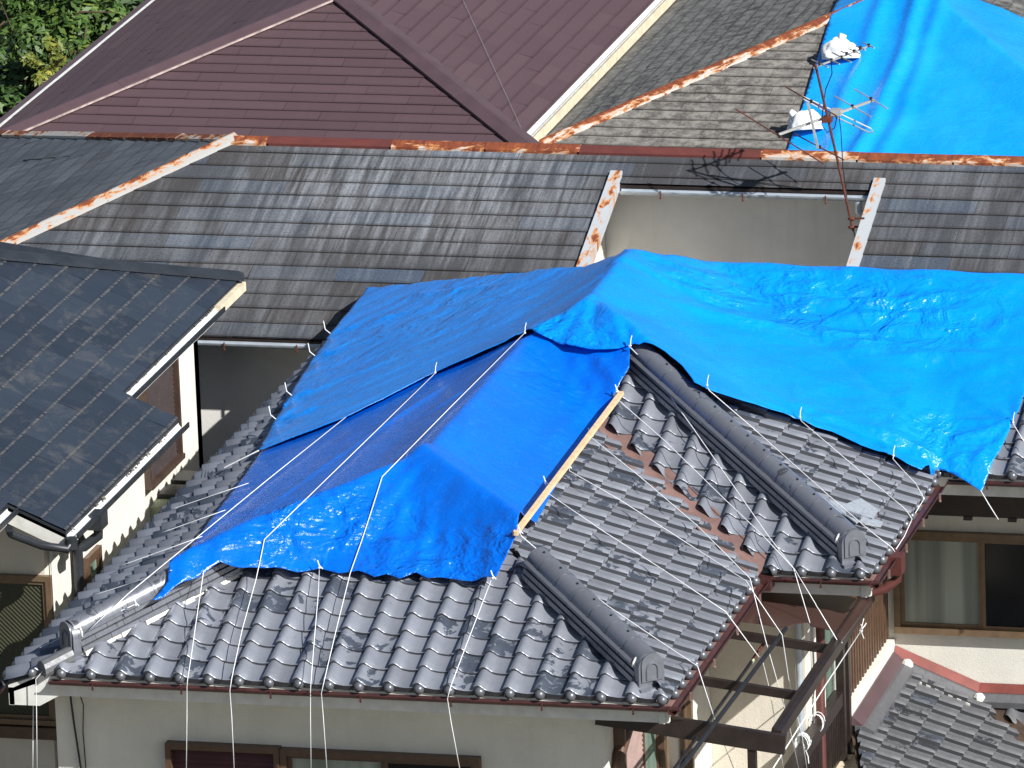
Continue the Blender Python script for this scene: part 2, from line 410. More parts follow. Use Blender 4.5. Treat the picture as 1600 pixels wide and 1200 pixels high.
def s_tiles(name, O, E, U, regions, mat, parent, w=.265, ln=.235, phase=0., balls=True, seed=1, roll_left=True, wear=1.0, rnd0=0.0):
    """interlocking S-shaped clay tiles; O on the eave line, E along the eave, U up the slope"""
    O, E, U = Vector(O), Vector(E).normalized(), Vector(U).normalized(); N = E.cross(U).normalized()
    if N.z < 0: N = -N
    rg = random.Random(seed); metas = []
    NS = 12
    prof = []
    for i in range(NS+1):
        t = i/NS
        if t < .16: h = .034 + .022*math.sin(math.pi*.5*t/.16)
        elif t < .5: h = .056*(.5+.5*math.cos(math.pi*(t-.16)/.34))
        else: h = -.009*math.sin(math.pi*(t-.5)/.5)
        prof.append((t, h))
    for poly in regions:
        poly = [Vector(p) for p in poly]
        es = [(p-O).dot(E) for p in poly]; us = [(p-O).dot(U) for p in poly]
        mb = MB()
        for r in range(int(math.floor(min(us)/ln))-0, int(math.ceil(max(us)/ln))):
            if r < 0: continue
            for c in range(int(math.floor((min(es)-phase)/w))-1, int(math.ceil((max(es)-phase)/w))+1):
                rg2 = random.Random((seed*7919 + r*131 + c*17) & 0xffffff)
                rn = (min(1, max(.12, rg2.gauss(.5+rnd0, .2))), rg2.random()*wear)
                e0 = phase + c*w + rg2.uniform(-.002, .002); u0 = r*ln + rg2.uniform(-.004, .004); u1 = (r+1)*ln+.03
                li = rg2.uniform(.022, .029)
                if r == 0: u0 -= .01
                for i in range(NS):
                    (ta, ha), (tb, hb) = prof[i], prof[i+1]
                    ea, eb = e0+ta*w, e0+tb*w
                    P = lambda e, u, h: O + E*e + U*u + N*h
                    rows = [(u0, li), (u0+.006, li+.004), (u0+(u1-u0)*.5, li*.55), (u1, .002)]
                    for k in range(3):
                        (ua, la), (ub, lb) = rows[k], rows[k+1]
                        mb.quad([P(ea, ua, ha+la), P(eb, ua, hb+la), P(eb, ub, hb+lb), P(ea, ub, ha+lb)],
                                [(ea, ua), (eb, ua), (eb, ub), (ea, ub)], [rn]*4)
                    if i == 0:
                        mb.quad([P(ea, u0, ha+li-.044), P(ea, u0, ha+li), P(ea, u1, ha+.002), P(ea, u1, ha-.042)], [(ea, u0)]*4, [(0.0, 0)]*4)  # side edge tinted dark: painted shade beside the roll
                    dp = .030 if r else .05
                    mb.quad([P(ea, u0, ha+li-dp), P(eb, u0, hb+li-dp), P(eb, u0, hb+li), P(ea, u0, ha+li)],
                            [(ea, u0)]*4, [(0.0, 0)]*4)  # front lip tinted dark: painted shade of the gap below
                # right side lip of the trough against the next roll is hidden by the neighbour
                if r == 0 and balls:
                    nb = len(mb.f)
                    mb.ball(O+E*(e0+.20*w)+U*(-.020)+N*(.018), .047, n=10, m=6)
                    for q in range(nb, len(mb.f)): mb.rn[q] = [(.06, 0)]*len(mb.f[q])
        me = bpy.data.meshes.new('t'); me.from_pydata([tuple(v) for v in mb.v], [], mb.f)
        u = me.uv_layers.new(name='UVMap'); q = me.uv_layers.new(name='rnd')
        u.data.foreach_set('uv', [c for f in mb.uv for p in f for c in p]); q.data.foreach_set('uv', [c for f in mb.rn for p in f for c in p])
        bm = bmesh.new(); bm.from_mesh(me); bmesh.ops.remove_doubles(bm, verts=bm.verts, dist=1e-6); bm.to_mesh(me); bm.free()
        # let the eave row and its balls hang over: do not cut along the eave itself
        pl = [(co, no) for co, no in region_planes(poly, N) if not (abs(no.dot(U)+1) < .02)]
        metas.append(clip_mesh(me, pl))
    me = join_meshes(name, metas)
    return link(name, me, mat, parent, 40)

def slates(name, O, E, U, regions, mat, parent, ex=.27, w=.91, lift=.016, jag=.004, seed=1, sub=3, thick=.012, top=None):
    """flat slates laid in courses with half-lap joints"""
    O, E, U = Vector(O), Vector(E).normalized(), Vector(U).normalized(); N = E.cross(U).normalized()
    if N.z < 0: N = -N
    metas = []
    for poly in regions:
        poly = [Vector(p) for p in poly]
        es = [(p-O).dot(E) for p in poly]; us = [(p-O).dot(U) for p in poly]
        mb = MB()
        for r in range(int(math.floor(min(us)/ex))-1, int(math.ceil(max(us)/ex))+1):
            off = (r % 2)*w*.5 + random.Random(seed*31+r).uniform(-.12, .12)*w
            for c in range(int(math.floor((min(es)-off)/w))-1, int(math.ceil((max(es)-off)/w))+1):
                g2 = random.Random((seed*7919 + r*131 + c*17) & 0xffffff)
                rn = min(1, max(0, g2.gauss(.45, .27)))
                e0 = off + c*w + .0015; e1 = e0 + w - .003; u0 = r*ex; u1 = u0 + ex + .012
                li = lift*g2.uniform(.8, 1.25)
                P = lambda e, u, h: O + E*e + U*u + N*h
                js = [g2.uniform(-jag, jag) for _ in range(sub+1)]
                for k in range(sub):
                    a, b = e0 + (e1-e0)*k/sub, e0 + (e1-e0)*(k+1)/sub
                    um = u0 + ex*.5; step = js[k]
                    ja, jb = js[k], js[k+1]*.6 + js[k]*.4
                    q = [P(a, u0+ja, li), P(b, u0+jb, li), P(b, um, li*.55), P(a, um, li*.55)]
                    mb.quad(q, [(a, u0), (b, u0), (b, um), (a, um)], [(rn, 0), (rn, 0), (rn, .5), (rn, .5)])
                    q = [P(a, um, li*.55), P(b, um, li*.55), P(b, u1, .001), P(a, u1, .001)]
                    mb.quad(q, [(a, um), (b, um), (b, u1), (a, u1)], [(rn, .5), (rn, .5), (rn, 1), (rn, 1)])
                    mb.quad([P(a, u0+ja, li-thick-.004), P(b, u0+jb, li-thick-.004), P(b, u0+jb, li), P(a, u0+ja, li)], [(a, u0)]*4, [(0, 0)]*4)
        me = bpy.data.meshes.new('t'); me.from_pydata([tuple(v) for v in mb.v], [], mb.f)
        u = me.uv_layers.new(name='UVMap'); q = me.uv_layers.new(name='rnd')
        u.data.foreach_set('uv', [c for f in mb.uv for p in f for c in p]); q.data.foreach_set('uv', [c for f in mb.rn for p in f for c in p])
        metas.append(clip_mesh(me, region_planes(poly, N)))
    me = join_meshes(name, metas)
    return link(name, me, mat, parent)

def deck(name, polys, mat, parent, drop=.03, thick=.05):
    mb = MB()
    for p in polys: mb.prism([Vector(q)-Vector((0, 0, drop)) for q in p], (0, 0, -thick))
    return mb.build(name, mat, parent)

def cap_strip(name, A, B, dl, dr, mat, parent, w=.11, h=.05, seg=1.8, seed=1, lift=.03, rns=None, lip=.03, cuts=None):
    """bent metal capping along A->B; dl, dr: unit vectors down the two slopes"""
    A, B, dl, dr = Vector(A), Vector(B), Vector(dl), Vector(dr); d = (B-A); Ln = d.length; d.normalize()
    rg = random.Random(seed); mb = MB(); k = max(1, round(Ln/seg)); z = Vector((0, 0, 1))
    cs = [c for c in cuts if c < Ln] + [Ln] if cuts else [Ln*i/k for i in range(k+1)]
    for i in range(len(cs)-1):
        a = A + d*cs[i]; b = A + d*(cs[i+1] + .02)
        rn = (rns[i % len(rns)] if rns else rg.random(), rg.random())
        up = lift + .003*(i % 2)
        ts = [z*(up+h*.35), ]
        def ring(p):
            return [p + dl*w + z*(up-lip), p + dl*w + z*up, p + dl*(w*.12) + z*(up+h*.3), p + dr*(w*.12) + z*(up+h*.3), p + dr*w + z*up, p + dr*w + z*(up-lip)]
        ra, rb = ring(a), ring(b); vs = [-w-lip, -w, -w*.1, w*.1, w, w+lip]
        for j in range(5):
            mb.quad([ra[j], ra[j+1], rb[j+1], rb[j]], [(cs[i], vs[j]), (cs[i], vs[j+1]), (cs[i+1], vs[j+1]), (cs[i+1], vs[j])], [rn]*4)
        mb.quad(ra, None, [rn]*6); mb.quad(rb[::-1], None, [rn]*6)
    return mb.build(name, mat, parent)

def gutter(name, A, B, out, mat, parent, r=.055, brackets=True, flat=0.0, bmat=None):
    """half-round trough from A to B opening upwards; out = horizontal direction away from the roof"""
    A, B, out = Vector(A), Vector(B), Vector(out).normalized(); z = Vector((0, 0, 1)); mb = MB()
    pr = [(r*math.cos(a), r*math.sin(a)) for a in [math.pi + math.pi*i/8 for i in range(9)]]
    outl = [(a+r, b) for a, b in pr] + [((r-.008)*math.cos(a)+r, (r-.008)*math.sin(a)) for a in [2*math.pi - math.pi*i/8 for i in range(9)]]
    mb.sweep(A, B, outl, out, z)
    o = mb.build(name, mat, parent, 40)
    if brackets:
        d = (B-A); Ln = d.length; d.normalize(); k = max(1, int(Ln/.75))
        for i in range(k):
            p = A + d*(Ln*(i+.5)/k) + out*(2*r+.004)
            q = MB(); q.bar(p+z*.012, p-z*(r+.01), .018, .012, up=d); q.ball(p-z*(r+.012), .013, n=6, m=4)
            b = q.build('bracket', bmat or mat, o)
            if parent is not None: b.location = (0, 0, 0)
    return o

def rope(name, pts, label, r=.0040, mat='rope', group='white ropes tying down the tarps', cat='rope'):
    mb = MB(); mb.tube(pts, r, 6)
    return tag(mb.build(name, mat, None, True), label, cat, group)

def window(parent, axis, pos, a0, a1, b0, b1, panes, frame='bronze', fw=.06, depth=.06, sgn=1, fd=.035, name='window', head=None):
    """axis 'x' or 'y': wall plane; a along the wall, b height; panes: list of (width share, material[, lower])"""
    def P(a, b, o):
        return Vector((a, pos - sgn*o, b)) if axis == 'y' else Vector((pos + sgn*o, a, b))
    def bx(mb, A0, A1, B0, B1, o0, o1):
        p, q = P(A0, B0, o0), P(A1, B1, o1); mb.box(p, q)
    w = MB()
    bx(w, a0, a1, b1-fw, b1, -.01, depth); bx(w, a0, a1, b0, b0+fw, -.01, depth+.02)
    bx(w, a0, a0+fw, b0+fw, b1-fw, -.01, depth); bx(w, a1-fw, a1, b0+fw, b1-fw, -.01, depth)
    o = w.build(name, frame, parent)
    A, Bq = a0+fw, a1-fw; tot = sum(p[0] for p in panes); x = A
    for i, p in enumerate(panes):
        x1 = x + (Bq-A)*p[0]/tot; d = .012 + (.014 if i % 2 else 0.)
        s = MB(); f2 = fd
        if p[1] in ('louvre', 'red_shutter', 'pink_shutter'):
            k = max(3, int((b1-b0-2*fw)/.045)); hh = (b1-b0-2*fw)/k
            for j in range(k):
                z0 = b0+fw+j*hh
                p0 = [P(x, z0, d), P(x1, z0, d), P(x1, z0+hh*.96, d), P(x, z0+hh*.96, d)]
                p1 = [P(x, z0, d+.028), P(x1, z0, d+.028), P(x1, z0+hh*.9, d+.008), P(x, z0+hh*.9, d+.008)]
                s.hexa([p0[0], p0[1], p0[2], p0[3], p1[0], p1[1], p1[2], p1[3]])
            q = s.build('shutter', p[1], o)
        else:
            bx(s, x, x1, b0+fw, b0+fw+f2, d-.01, d+.022); bx(s, x, x1, b1-fw-f2, b1-fw, d-.01, d+.022)
            bx(s, x, x+f2, b0+fw+f2, b1-fw-f2, d-.01, d+.022); bx(s, x1-f2, x1, b0+fw+f2, b1-fw-f2, d-.01, d+.022)
            q = s.build('sash', frame, o)
            g = MB(); bx(g, x+f2, x1-f2, b0+fw+f2, b1-fw-f2, d-.006, d+.006); g2 = g.build('pane', p[1], o); g2.location = (0, 0, 0)
        q.location = (0, 0, 0)
        x = x1
    return o

# ------------------------------------------------------------------ roof of the tiled house
T = .38; WF = 5.62; Y1 = 3.675; W2 = .987; Y2 = 6.79; WB = WF + W2; XL = -.244; YB = 12.03; HX = WB/2
YR3 = (Y2+YB)/2; ZR3 = T*(YR3-Y2); XE = 12.0
CT = 1/math.sqrt(1+T*T); ST = T*CT
GZ = -6.2
def zr(x, y):
    b1 = min(T*x, T*(WF-x), T*y)
    b2 = min(T*x, T*(WB-x), T*(y-Y1), T*(YB-y))
    b3 = min(T*(y-Y2), T*(YB-y)) if x > HX else -9
    return max(b1 if y < Y1+WF/2 else -9, b2, b3)
def pz(x, y): return Vector((x, y, zr(x, y)))
def L_(x, y): return Vector((x, y, T*x))
def Rw(x, y): return Vector((x, y, T*(WF-x)))
def Fr(x, y): return Vector((x, y, T*y))
def F2(x, y): return Vector((x, y, T*(y-Y1)))
def R2(x, y): return Vector((x, y, T*(WB-x)))
def F3(x, y): return Vector((x, y, T*(y-Y2)))
def Bk(x, y): return Vector((x, y, T*(YB-y)))

house = thing('tiled_house', 'two-storey cream house with grey clay tile roof, half covered by blue tarps, in front', 'house', (2.8, 4.0, GZ))
hp = WF/2
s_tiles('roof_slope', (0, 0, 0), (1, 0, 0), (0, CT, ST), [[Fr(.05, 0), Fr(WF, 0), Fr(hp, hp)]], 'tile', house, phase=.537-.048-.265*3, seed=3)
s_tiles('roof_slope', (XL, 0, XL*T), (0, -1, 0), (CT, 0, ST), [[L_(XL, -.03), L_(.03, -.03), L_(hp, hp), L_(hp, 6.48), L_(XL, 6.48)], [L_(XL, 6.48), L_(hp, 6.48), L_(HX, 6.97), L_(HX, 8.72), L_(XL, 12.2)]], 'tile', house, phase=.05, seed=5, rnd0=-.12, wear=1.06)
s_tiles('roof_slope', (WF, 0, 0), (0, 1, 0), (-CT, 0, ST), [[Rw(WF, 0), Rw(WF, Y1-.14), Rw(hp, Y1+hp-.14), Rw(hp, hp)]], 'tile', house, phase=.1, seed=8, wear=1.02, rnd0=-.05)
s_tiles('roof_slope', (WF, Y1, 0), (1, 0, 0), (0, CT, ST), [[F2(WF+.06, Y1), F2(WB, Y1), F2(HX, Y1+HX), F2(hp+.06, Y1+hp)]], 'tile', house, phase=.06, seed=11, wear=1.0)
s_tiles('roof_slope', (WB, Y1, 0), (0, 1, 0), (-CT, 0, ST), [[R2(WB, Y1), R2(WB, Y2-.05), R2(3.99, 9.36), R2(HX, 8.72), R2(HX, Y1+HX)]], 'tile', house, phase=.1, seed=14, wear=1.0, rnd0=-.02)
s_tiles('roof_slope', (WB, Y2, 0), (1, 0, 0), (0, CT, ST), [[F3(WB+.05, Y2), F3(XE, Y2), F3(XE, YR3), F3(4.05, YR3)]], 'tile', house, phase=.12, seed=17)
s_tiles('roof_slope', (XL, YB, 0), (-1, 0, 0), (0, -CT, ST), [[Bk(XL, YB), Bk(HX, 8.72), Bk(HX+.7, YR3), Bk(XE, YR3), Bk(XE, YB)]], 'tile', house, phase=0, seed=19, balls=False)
deck('roof_deck', [[Fr(.25, .02), Fr(WF-.02, .02), Fr(hp, hp)],
     [L_(XL+.03, 0), L_(.05, 0), L_(hp, hp), L_(hp, 6.48), L_(XL+.03, 6.48)], [L_(XL+.03, 6.48), L_(hp, 6.48), L_(HX, 6.97), L_(HX, 8.72), L_(XL+.03, 12.0)],
     [Rw(WF-.02, 0), Rw(WF-.02, Y1), Rw(hp, Y1+hp), Rw(hp, hp)], [F2(WF, Y1+.02), F2(WB-.02, Y1+.02), F2(HX, Y1+HX), F2(hp, Y1+hp)],
     [R2(WB-.02, Y1), R2(WB-.02, Y2), R2(3.99, YR3), R2(HX, 8.72), R2(HX, Y1+HX)], [F3(WB, Y2+.02), F3(XE, Y2+.02), F3(XE, YR3), F3(3.99, YR3)],
     [Bk(XL, YB-.02), Bk(HX, 8.72), Bk(3.99, YR3), Bk(XE, YR3), Bk(XE, YB-.02)]], 'white_paint', house, .045, .07)
# valley flashing
mb = MB()
a, b = Vector((WF+.02, Y1-.02, .0)), Vector((hp, Y1+hp, T*hp))
for k in range(2):
    p, q = a.lerp(b, k/2), a.lerp(b, (k+1)/2+.01); up = Vector((0, 0, .012-.003*k))
    dl_ = Vector((-.22, 0, .22*T))*1.0; dr_ = Vector((0, .20, .20*T))
    e1 = Vector((0, -.30, 0)); 
    mb.quad([p+up, q+up, q+up+e1, p+up+e1]); mb.quad([p+up, p+up+dr_, q+up+dr_, q+up])
mb.build('valley_flashing', 'valley', house)

# hip ridges: stacked flat tiles, a half-round cap and an end ornament
def hip(A, B, name='hip_ridge', end=True, layers=3, hl=.05, w=.30, r=.105, end_len=.0):
    ew = w*.84
    A, B = Vector(A), Vector(B); d = (B-A).normalized(); hz = Vector((d.x, d.y, 0)).normalized()
    sd = Vector((-hz.y, hz.x, 0)); up = sd.cross(d).normalized(); up = up if up.z > 0 else -up
    Ln = (B-A).length; mb = MB(); rg = random.Random(int(A.x*100)+5); z0 = .015
    for ly in range(layers):
        ww = w/2 - .018*ly; u = 0; sl_ = .29
        off = .14*(ly % 2)
        k = int(Ln/sl_)+2
        for i in range(k):
            u0 = max(0, i*sl_-off); u1 = min(Ln, (i+1)*sl_-off-.004)
            if u1 <= u0: continue
            rn = (rg.gauss(.5, .13), rg.random()*.7)
            zz = z0 + ly*hl
            mb.sweep(A+d*u0, A+d*u1, [(-ww, zz), (ww, zz), (ww-.004, zz+hl*.82), (-ww+.004, zz+hl*.82)], sd, up, rn, u0)
    zt = z0 + layers*hl
    # sloping shoulder under the cap
    mb.sweep(A, B, [(-r-.03, zt), (r+.03, zt), (r*.9, zt+.03), (-r*.9, zt+.03)], sd, up, (.45, .2))
    o = mb.build(name, 'ridge', house)
    mb = MB(); sl_ = .28; k = int(Ln/sl_)+1
    for i in range(k):
        u0 = i*sl_; u1 = min(Ln, u0+sl_+.02)
        if u1-u0 < .05: continue
        rn = (rg.gauss(.55, .12), rg.random()*.8); rr = r + .0016*(i % 2)
        pr = [(rr*math.cos(q), zt+.02+rr*.95*math.sin(q)) for q in [math.pi*j/12 for j in range(13)]]
        mb.sweep(A+d*u0, A+d*u1+up*.002, pr, sd, up, rn, u0)
    c = mb.build('ridge_cap', 'ridge', o, 35); c.location = (0, 0, 0)
    mb = MB()
    for i in range(1, k):
        mb = MB(); p = A+d*(i*sl_-.03); 
        pr = [((r+.003)*math.cos(q), zt+.02+(r+.003)*.95*math.sin(q)) for q in [math.pi*j/10 for j in range(11)]]
        mb.tube([p+sd*a+up*b for a, b in pr], .0018, 4)
        q = mb.build('tie_wire', 'black', o); q.location = (0, 0, 0)
        mb = MB(); mb.ball(p+d*.1+up*(zt+.025+r*.97), .011, n=6, m=4)
        q = mb.build('nail_cap', 'black', o); q.location = (0, 0, 0)
    if end:
        # arched end plate facing outwards
        E0 = A - d*.02; n = -hz; z = Vector((0, 0, 1)); H = zt + .085
        ol = [(-ew/2, -.03), (ew/2, -.03), (ew/2, H*.62)] + [(ew/2*math.cos(q), H*.62+ H*.42*math.sin(q)) for q in [math.pi*j/10 for j in range(1, 10)]] + [(-ew/2, H*.62)]
        mb = MB(); mb.prism([E0+sd*a+z*b for a, b in ol], n*.075)
        il = [(a*.82, .03+ (b+.03)*.84) for a, b in ol]
        mb.prism([E0+n*.075+sd*a+z*b for a, b in il], n*.014)
        st = E0 + n*.09
        tr = [(-.055, .05), (-.055, H*.52)] + [(.055*math.cos(q), H*.52+.06*math.sin(q)) for q in [math.pi*j/6 for j in range(5, 0, -1)]] + [(.055, H*.52), (.055, .05)]
        mb.tube([st+sd*a+z*b for a, b in tr], .013, 6)
        mb.bar(st-n*.03+sd*(-ew*.56)-z*.04, st-n*.03+sd*(ew*.56)-z*.04, .14, .035)
        q = mb.build('ridge_end_tile', 'ridge', o, 30); q.location = (0, 0, 0)
        mb = MB(); mb.bar(E0-n*.05+sd*(-ew*.45)-z*.075, E0-n*.05+sd*(ew*.45)-z*.075, .20, .05)
        q = mb.build('plaster_bedding', 'plaster', o); q.location = (0, 0, 0); mb = MB()
        mb.tube([E0+sd*(math.cos(q)*(ew/2+.004))+z*(H*.62+H*.42*math.sin(q)) -n*.012 for q in [math.pi*j/10 for j in range(11)]], .010, 6)
        q = mb.build('plaster_edge', 'plaster', o); q.location = (0, 0, 0)
    return o
def hp_at(x, y, fn): return fn(x, y)
hip(Fr(.32, .32), Fr(1.5, 1.5))
hip(Fr(WF-.24, .24), Fr(WF-1.5, 1.5))
hip(F2(WB-.24, Y1+.24), F2(HX+.40, Y1+HX-.40))
hip(Fr(hp, hp), Vector((hp, Y1+hp, T*hp)), 'main_ridge', False, 1, .03, .22, .06)
hip(Vector((HX, Y1+HX, T*HX)), Vector((HX, 8.72, T*HX)), 'main_ridge', False, 1, .03, .22, .06)
hip(Vector((3.99, YR3, ZR3)), Vector((XE, YR3, ZR3)), 'main_ridge', False, 1, .03, .22, .06)
# white mortar under the left hip
mb = MB(); a, b = Fr(.30, .18), Fr(hp-.3, hp-.42)
rg = random.Random(4); k = 26
for i in range(k):
    p, q = a.lerp(b, i/k), a.lerp(b, (i+1)/k); h = .035+.05*abs(math.sin(i*1.25))
    n = Vector((1, -1, 0)).normalized()
    mb.hexa([p-n*.02, p+n*h, q+n*h, q-n*.02, p-n*.02+Vector((0, 0, .10)), p+n*h*.4+Vector((0, 0, .075)), q+n*h*.4+Vector((0, 0, .075)), q-n*.02+Vector((0, 0, .10))])
mb.build('mortar', 'plaster', house)
# curled corner tile at the left foot of the roof
mb = MB(); c0 = Vector((.10, -.02, .03))
for i in range(7):
    a0, a1 = R(-80+i*30), R(-80+(i+1)*30)
    d = Vector((.20, .20, .076))
    f = lambda a, s: c0 + Vector((1, -1, 0)).normalized()*.085*math.sin(a) + Vector((0, 0, 1))*(.085*math.cos(a)) + d*s
    mb.quad([f(a0, 0), f(a1, 0), f(a1, 1), f(a0, 1)])
mb.quad([c0 + Vector((1, -1, 0)).normalized()*.085*math.sin(R(-80+i*30)) + Vector((0, 0, 1))*(.085*math.cos(R(-80+i*30))) for i in range(8)])
mb.build('corner_tile', 'tile_old', house)
# silver tape patched over broken tiles on the right slope
mb = MB()
def patch(pxs):
    P = []
    for (x, y) in pxs:
        p = hit(x, y, zr, .115); P.append(p)
    mb.prism(P, (0, 0, -.012))
patch([(1283, 778), (1322, 787), (1345, 778), (1373, 796), (1362, 812), (1350, 808), (1338, 817), (1322, 805), (1312, 800)])
patch([(1310, 793), (1380, 815), (1376, 822), (1352, 818), (1325, 806)])
only(mb.build('repair_tape', 'tape', house), 'silver repair tape stuck over broken roof tiles')

# gutters, fascias
g_z = -.045
def fascia(A, B, out, h=.16, th=.05, inset=.03, mat='white_paint'):
    A, B, out = Vector(A), Vector(B), Vector(out); z = Vector((0, 0, 1)); mb = MB()
    a, b = A - out*inset, B - out*inset
    mb.hexa([a-z*h, b-z*h, b-out*th-z*h, a-out*th-z*h, a, b, b-out*th, a-out*th]); return mb.build('fascia', mat, house)
gutter('gutter', (.18, -.02, g_z), (WF+.12, -.02, g_z), (0, -1, 0), 'copper', house, .038, bmat='copper')
gutter('gutter', (WF+.02, -.12, g_z), (WF+.02, Y1-.12, g_z), (1, 0, 0), 'copper', house, .048, bmat='valley')
gutter('gutter', (WF+.02, Y1-.02, g_z), (WB+.12, Y1-.02, g_z), (0, -1, 0), 'copper', house, .038, bmat='copper')
gutter('gutter', (WB+.02, Y1-.12, g_z), (WB+.02, Y2-.12, g_z), (1, 0, 0), 'copper', house, .048, bmat='valley')
gutter('gutter', (WB+.1, Y2-.02, g_z), (XE, Y2-.02, g_z), (0, -1, 0), 'copper', house, .038, bmat='copper')
gutter('gutter', (XL-.01, YB, XL*T-.06), (XL-.01, -.06, XL*T-.06), (-1, 0, 0), 'copper', house, .048, bmat='valley')
zb_ = -.05
for A, B, o in (((.2, 0, zb_), (WF, 0, zb_), (0, -1, 0)), ((WF, 0, zb_), (WF, Y1, zb_), (1, 0, 0)), ((WF, Y1, zb_), (WB, Y1, zb_), (0, -1, 0)), ((WB, Y1, zb_), (WB, Y2, zb_), (1, 0, 0)), ((WB, Y2, zb_), (XE, Y2, zb_), (0, -1, 0)), ((XL, YB, XL*T-.05), (XL, .0, XL*T-.05), (-1, 0, 0))):
    fascia(A, B, o)
# flat gutter lips along the two right-hand eaves
for (x, ya, yb) in ((WF, -.02, Y1-.1), (WB, Y1-.02, Y2-.1)):
    mb = MB(); mb.box((x-.04, ya, -.052), (x+.03, yb, -.032)); mb.build('eave_flashing', 'valley', house)
mb = MB(); mb.box((WF-.03, Y1-.16, -.14), (WF+.12, Y1+.03, -.03)); mb.build('gutter_corner', 'copper', house)
# outlet box with red pipe elbow on the right-hand gutter
mb = MB(); p = Vector((WB+.09, Y1+.75, -.05)); mb.box(p+Vector((-.06, -.09, -.16)), p+Vector((.06, .09, .01)))
mb.tube([p+Vector((0, 0, -.15)), p+Vector((0, 0, -.22)), p+Vector((-.1, -.05, -.30)), p+Vector((-.35, -.1, -.36))], .045, 10)
mb.build('downpipe', 'red_pipe', house, 40)
# soffits
mb = MB()
mb.box((.0, .06, -.20), (WF-.06, .62, -.17)); mb.box((WF-.75, .62, -.2), (WF-.06, Y1+.06, -.17)); mb.box((WF-.75, Y1+.06, -.2), (WB-.06, Y1+1., -.17))
mb.box((WB-.85, Y1+1., -.2), (WB-.06, Y2+.06, -.17)); mb.box((WB-.85, Y2+.06, -.2), (XE, Y2+1.2, -.17)); mb.box((XL+.05, .62, -.30), (.06, YB-.1, -.27))
mb.build('soffit', 'white_paint', house)
# white boxed end of the left eave
c0 = aY(20, 1102, .0); 
zc = -.14
mb = MB(); A = [(-.21, -.0, XL*T-.07), (.24, -.0, .085-.03), (.24, .0, -.20), (.06, 0, -.30), (-.21, 0, -.30)]
mb.prism(A, (0, .6, 0)); mb.build('eave_box', 'white_paint', house)
# walls
XW0 = .02; YW0 = .55; XW1 = 4.92; YW2 = 4.575; XW2 = 5.80; YW3 = 7.94
def wall(name, x0, y0, x1, y1, z0, z1, mat, th=.16, inward=(0, 1)):
    a = Vector((x0, y0, z0)); b = Vector((x1, y1, z0)); n = Vector((inward[0], inward[1], 0))*th; h = Vector((0, 0, z1-z0))
    mb = MB(); mb.hexa([a, b, b+n, a+n, a+h, b+h, b+n+h, a+n+h]); return mb.build(name, mat, house)
wall('wall', XW0, YW0, XW1, YW0, GZ, -.17, 'stucco')
wall('wall', XW1, YW0+.162, XW1, YW2, GZ, -.17, 'stucco_pale', inward=(-1, 0))
wall('wall', XW1+.002, YW2, XW2, YW2, GZ, -.17, 'stucco_warm')
wall('wall', XW2, YW2+.162, XW2, YW3, GZ, -.17, 'stucco_pale', inward=(-1, 0))
wall('wall', XW2+.002, YW3, XE-.6, YW3, GZ, -.17, 'stucco')
wall('wall', XW0, YW0+.162, XW0, YB-.4, GZ, -.17, 'stucco', inward=(1, 0))
wall('wall', XW0+.2, YB-.4, XE-.6, YB-.4, GZ, -.17, 'stucco')
wall('wall', XE-.76, YW3+.17, XE-.76, YB-.41, GZ, -.17, 'stucco', inward=(1, 0))
# front windows, cut by the bottom of the picture
a, b = aY(262, 1157, YW0), aY(752, 1178, YW0)
zt_ = (a.z+b.z)/2
m1 = aY(440, 1165, YW0).x
window(house, 'y', YW0, a.x, m1, zt_-1.15, zt_, [(1, 'red_shutter')], 'brown_frame', .05, .10)
window(house, 'y', YW0, m1+.004, b.x, zt_-1.15, zt_-.012, [(.52, 'glass_curtain'), (.48, 'glass_dark')], 'brown_frame', .055, .09)
# main wall windows
a, b = aY(1396, 826, YW3), aY(1400, 985, YW3); r_ = aY(1600, 835, YW3).x
zt_, zb2 = a.z, b.z
window(house, 'y', YW3, a.x, a.x+2*(aY(1531, 900, YW3).x - a.x)+.05, zb2, zt_, [(1, 'glass_curtain'), (1, 'glass_dark')], 'bronze', .06, .07)
mb = MB(); z1 = aY(1480, 764, YW3-.35).z; z0 = aY(1480, 806, YW3-.35).z
mb.box((a.x-.25, YW3-.35, z0), (XE-.7, YW3-.30, z1)); 
for i in range(12): mb.box((a.x-.1+i*.42, YW3-.36, z0-.035), (a.x-.02+i*.42, YW3-.31, z0))
mb.build('window_awning', 'dark_brown', house)
# right wall of the front wing: window with a rounded hood and a sliding door
def wx(px0, px1, pyt, pyb, xw):
    p, q = aX(px0, pyt, xw), aX(px1, pyt, xw); return p.y, q.y, min(p.z, q.z)
y0, y1_, zt_ = wx(958, 1022, 1140, 1200, XW1)
window(house, 'x', XW1, y0, y1_, -2.6, aX(990, 1135, XW1).z+.25, [(.62, 'pink_shutter'), (.38, 'glass_green')], 'brown_frame', .05, .10)
y0, y1_ = aX(1024, 1100, XW1).y, aX(1068, 1070, XW1).y
window(house, 'x', XW1, y0+.05, y1_, -2.7, -.45, [(1, 'glass_dark')], 'bronze', .07, .08)
y0 = aX(952, 1150, XW1).y
mb = MB(); mb.tube([(XW1+.06, y0-.03, -3), (XW1+.06, y0-.03, -1.05), (XW1+.06, y0+.10, -.80), (XW1+.06, y0+.5, -.62), (XW1+.06, y0+.9, -.56)], .055, 10)
mb.build('window_hood', 'brown_frame', house, 40)
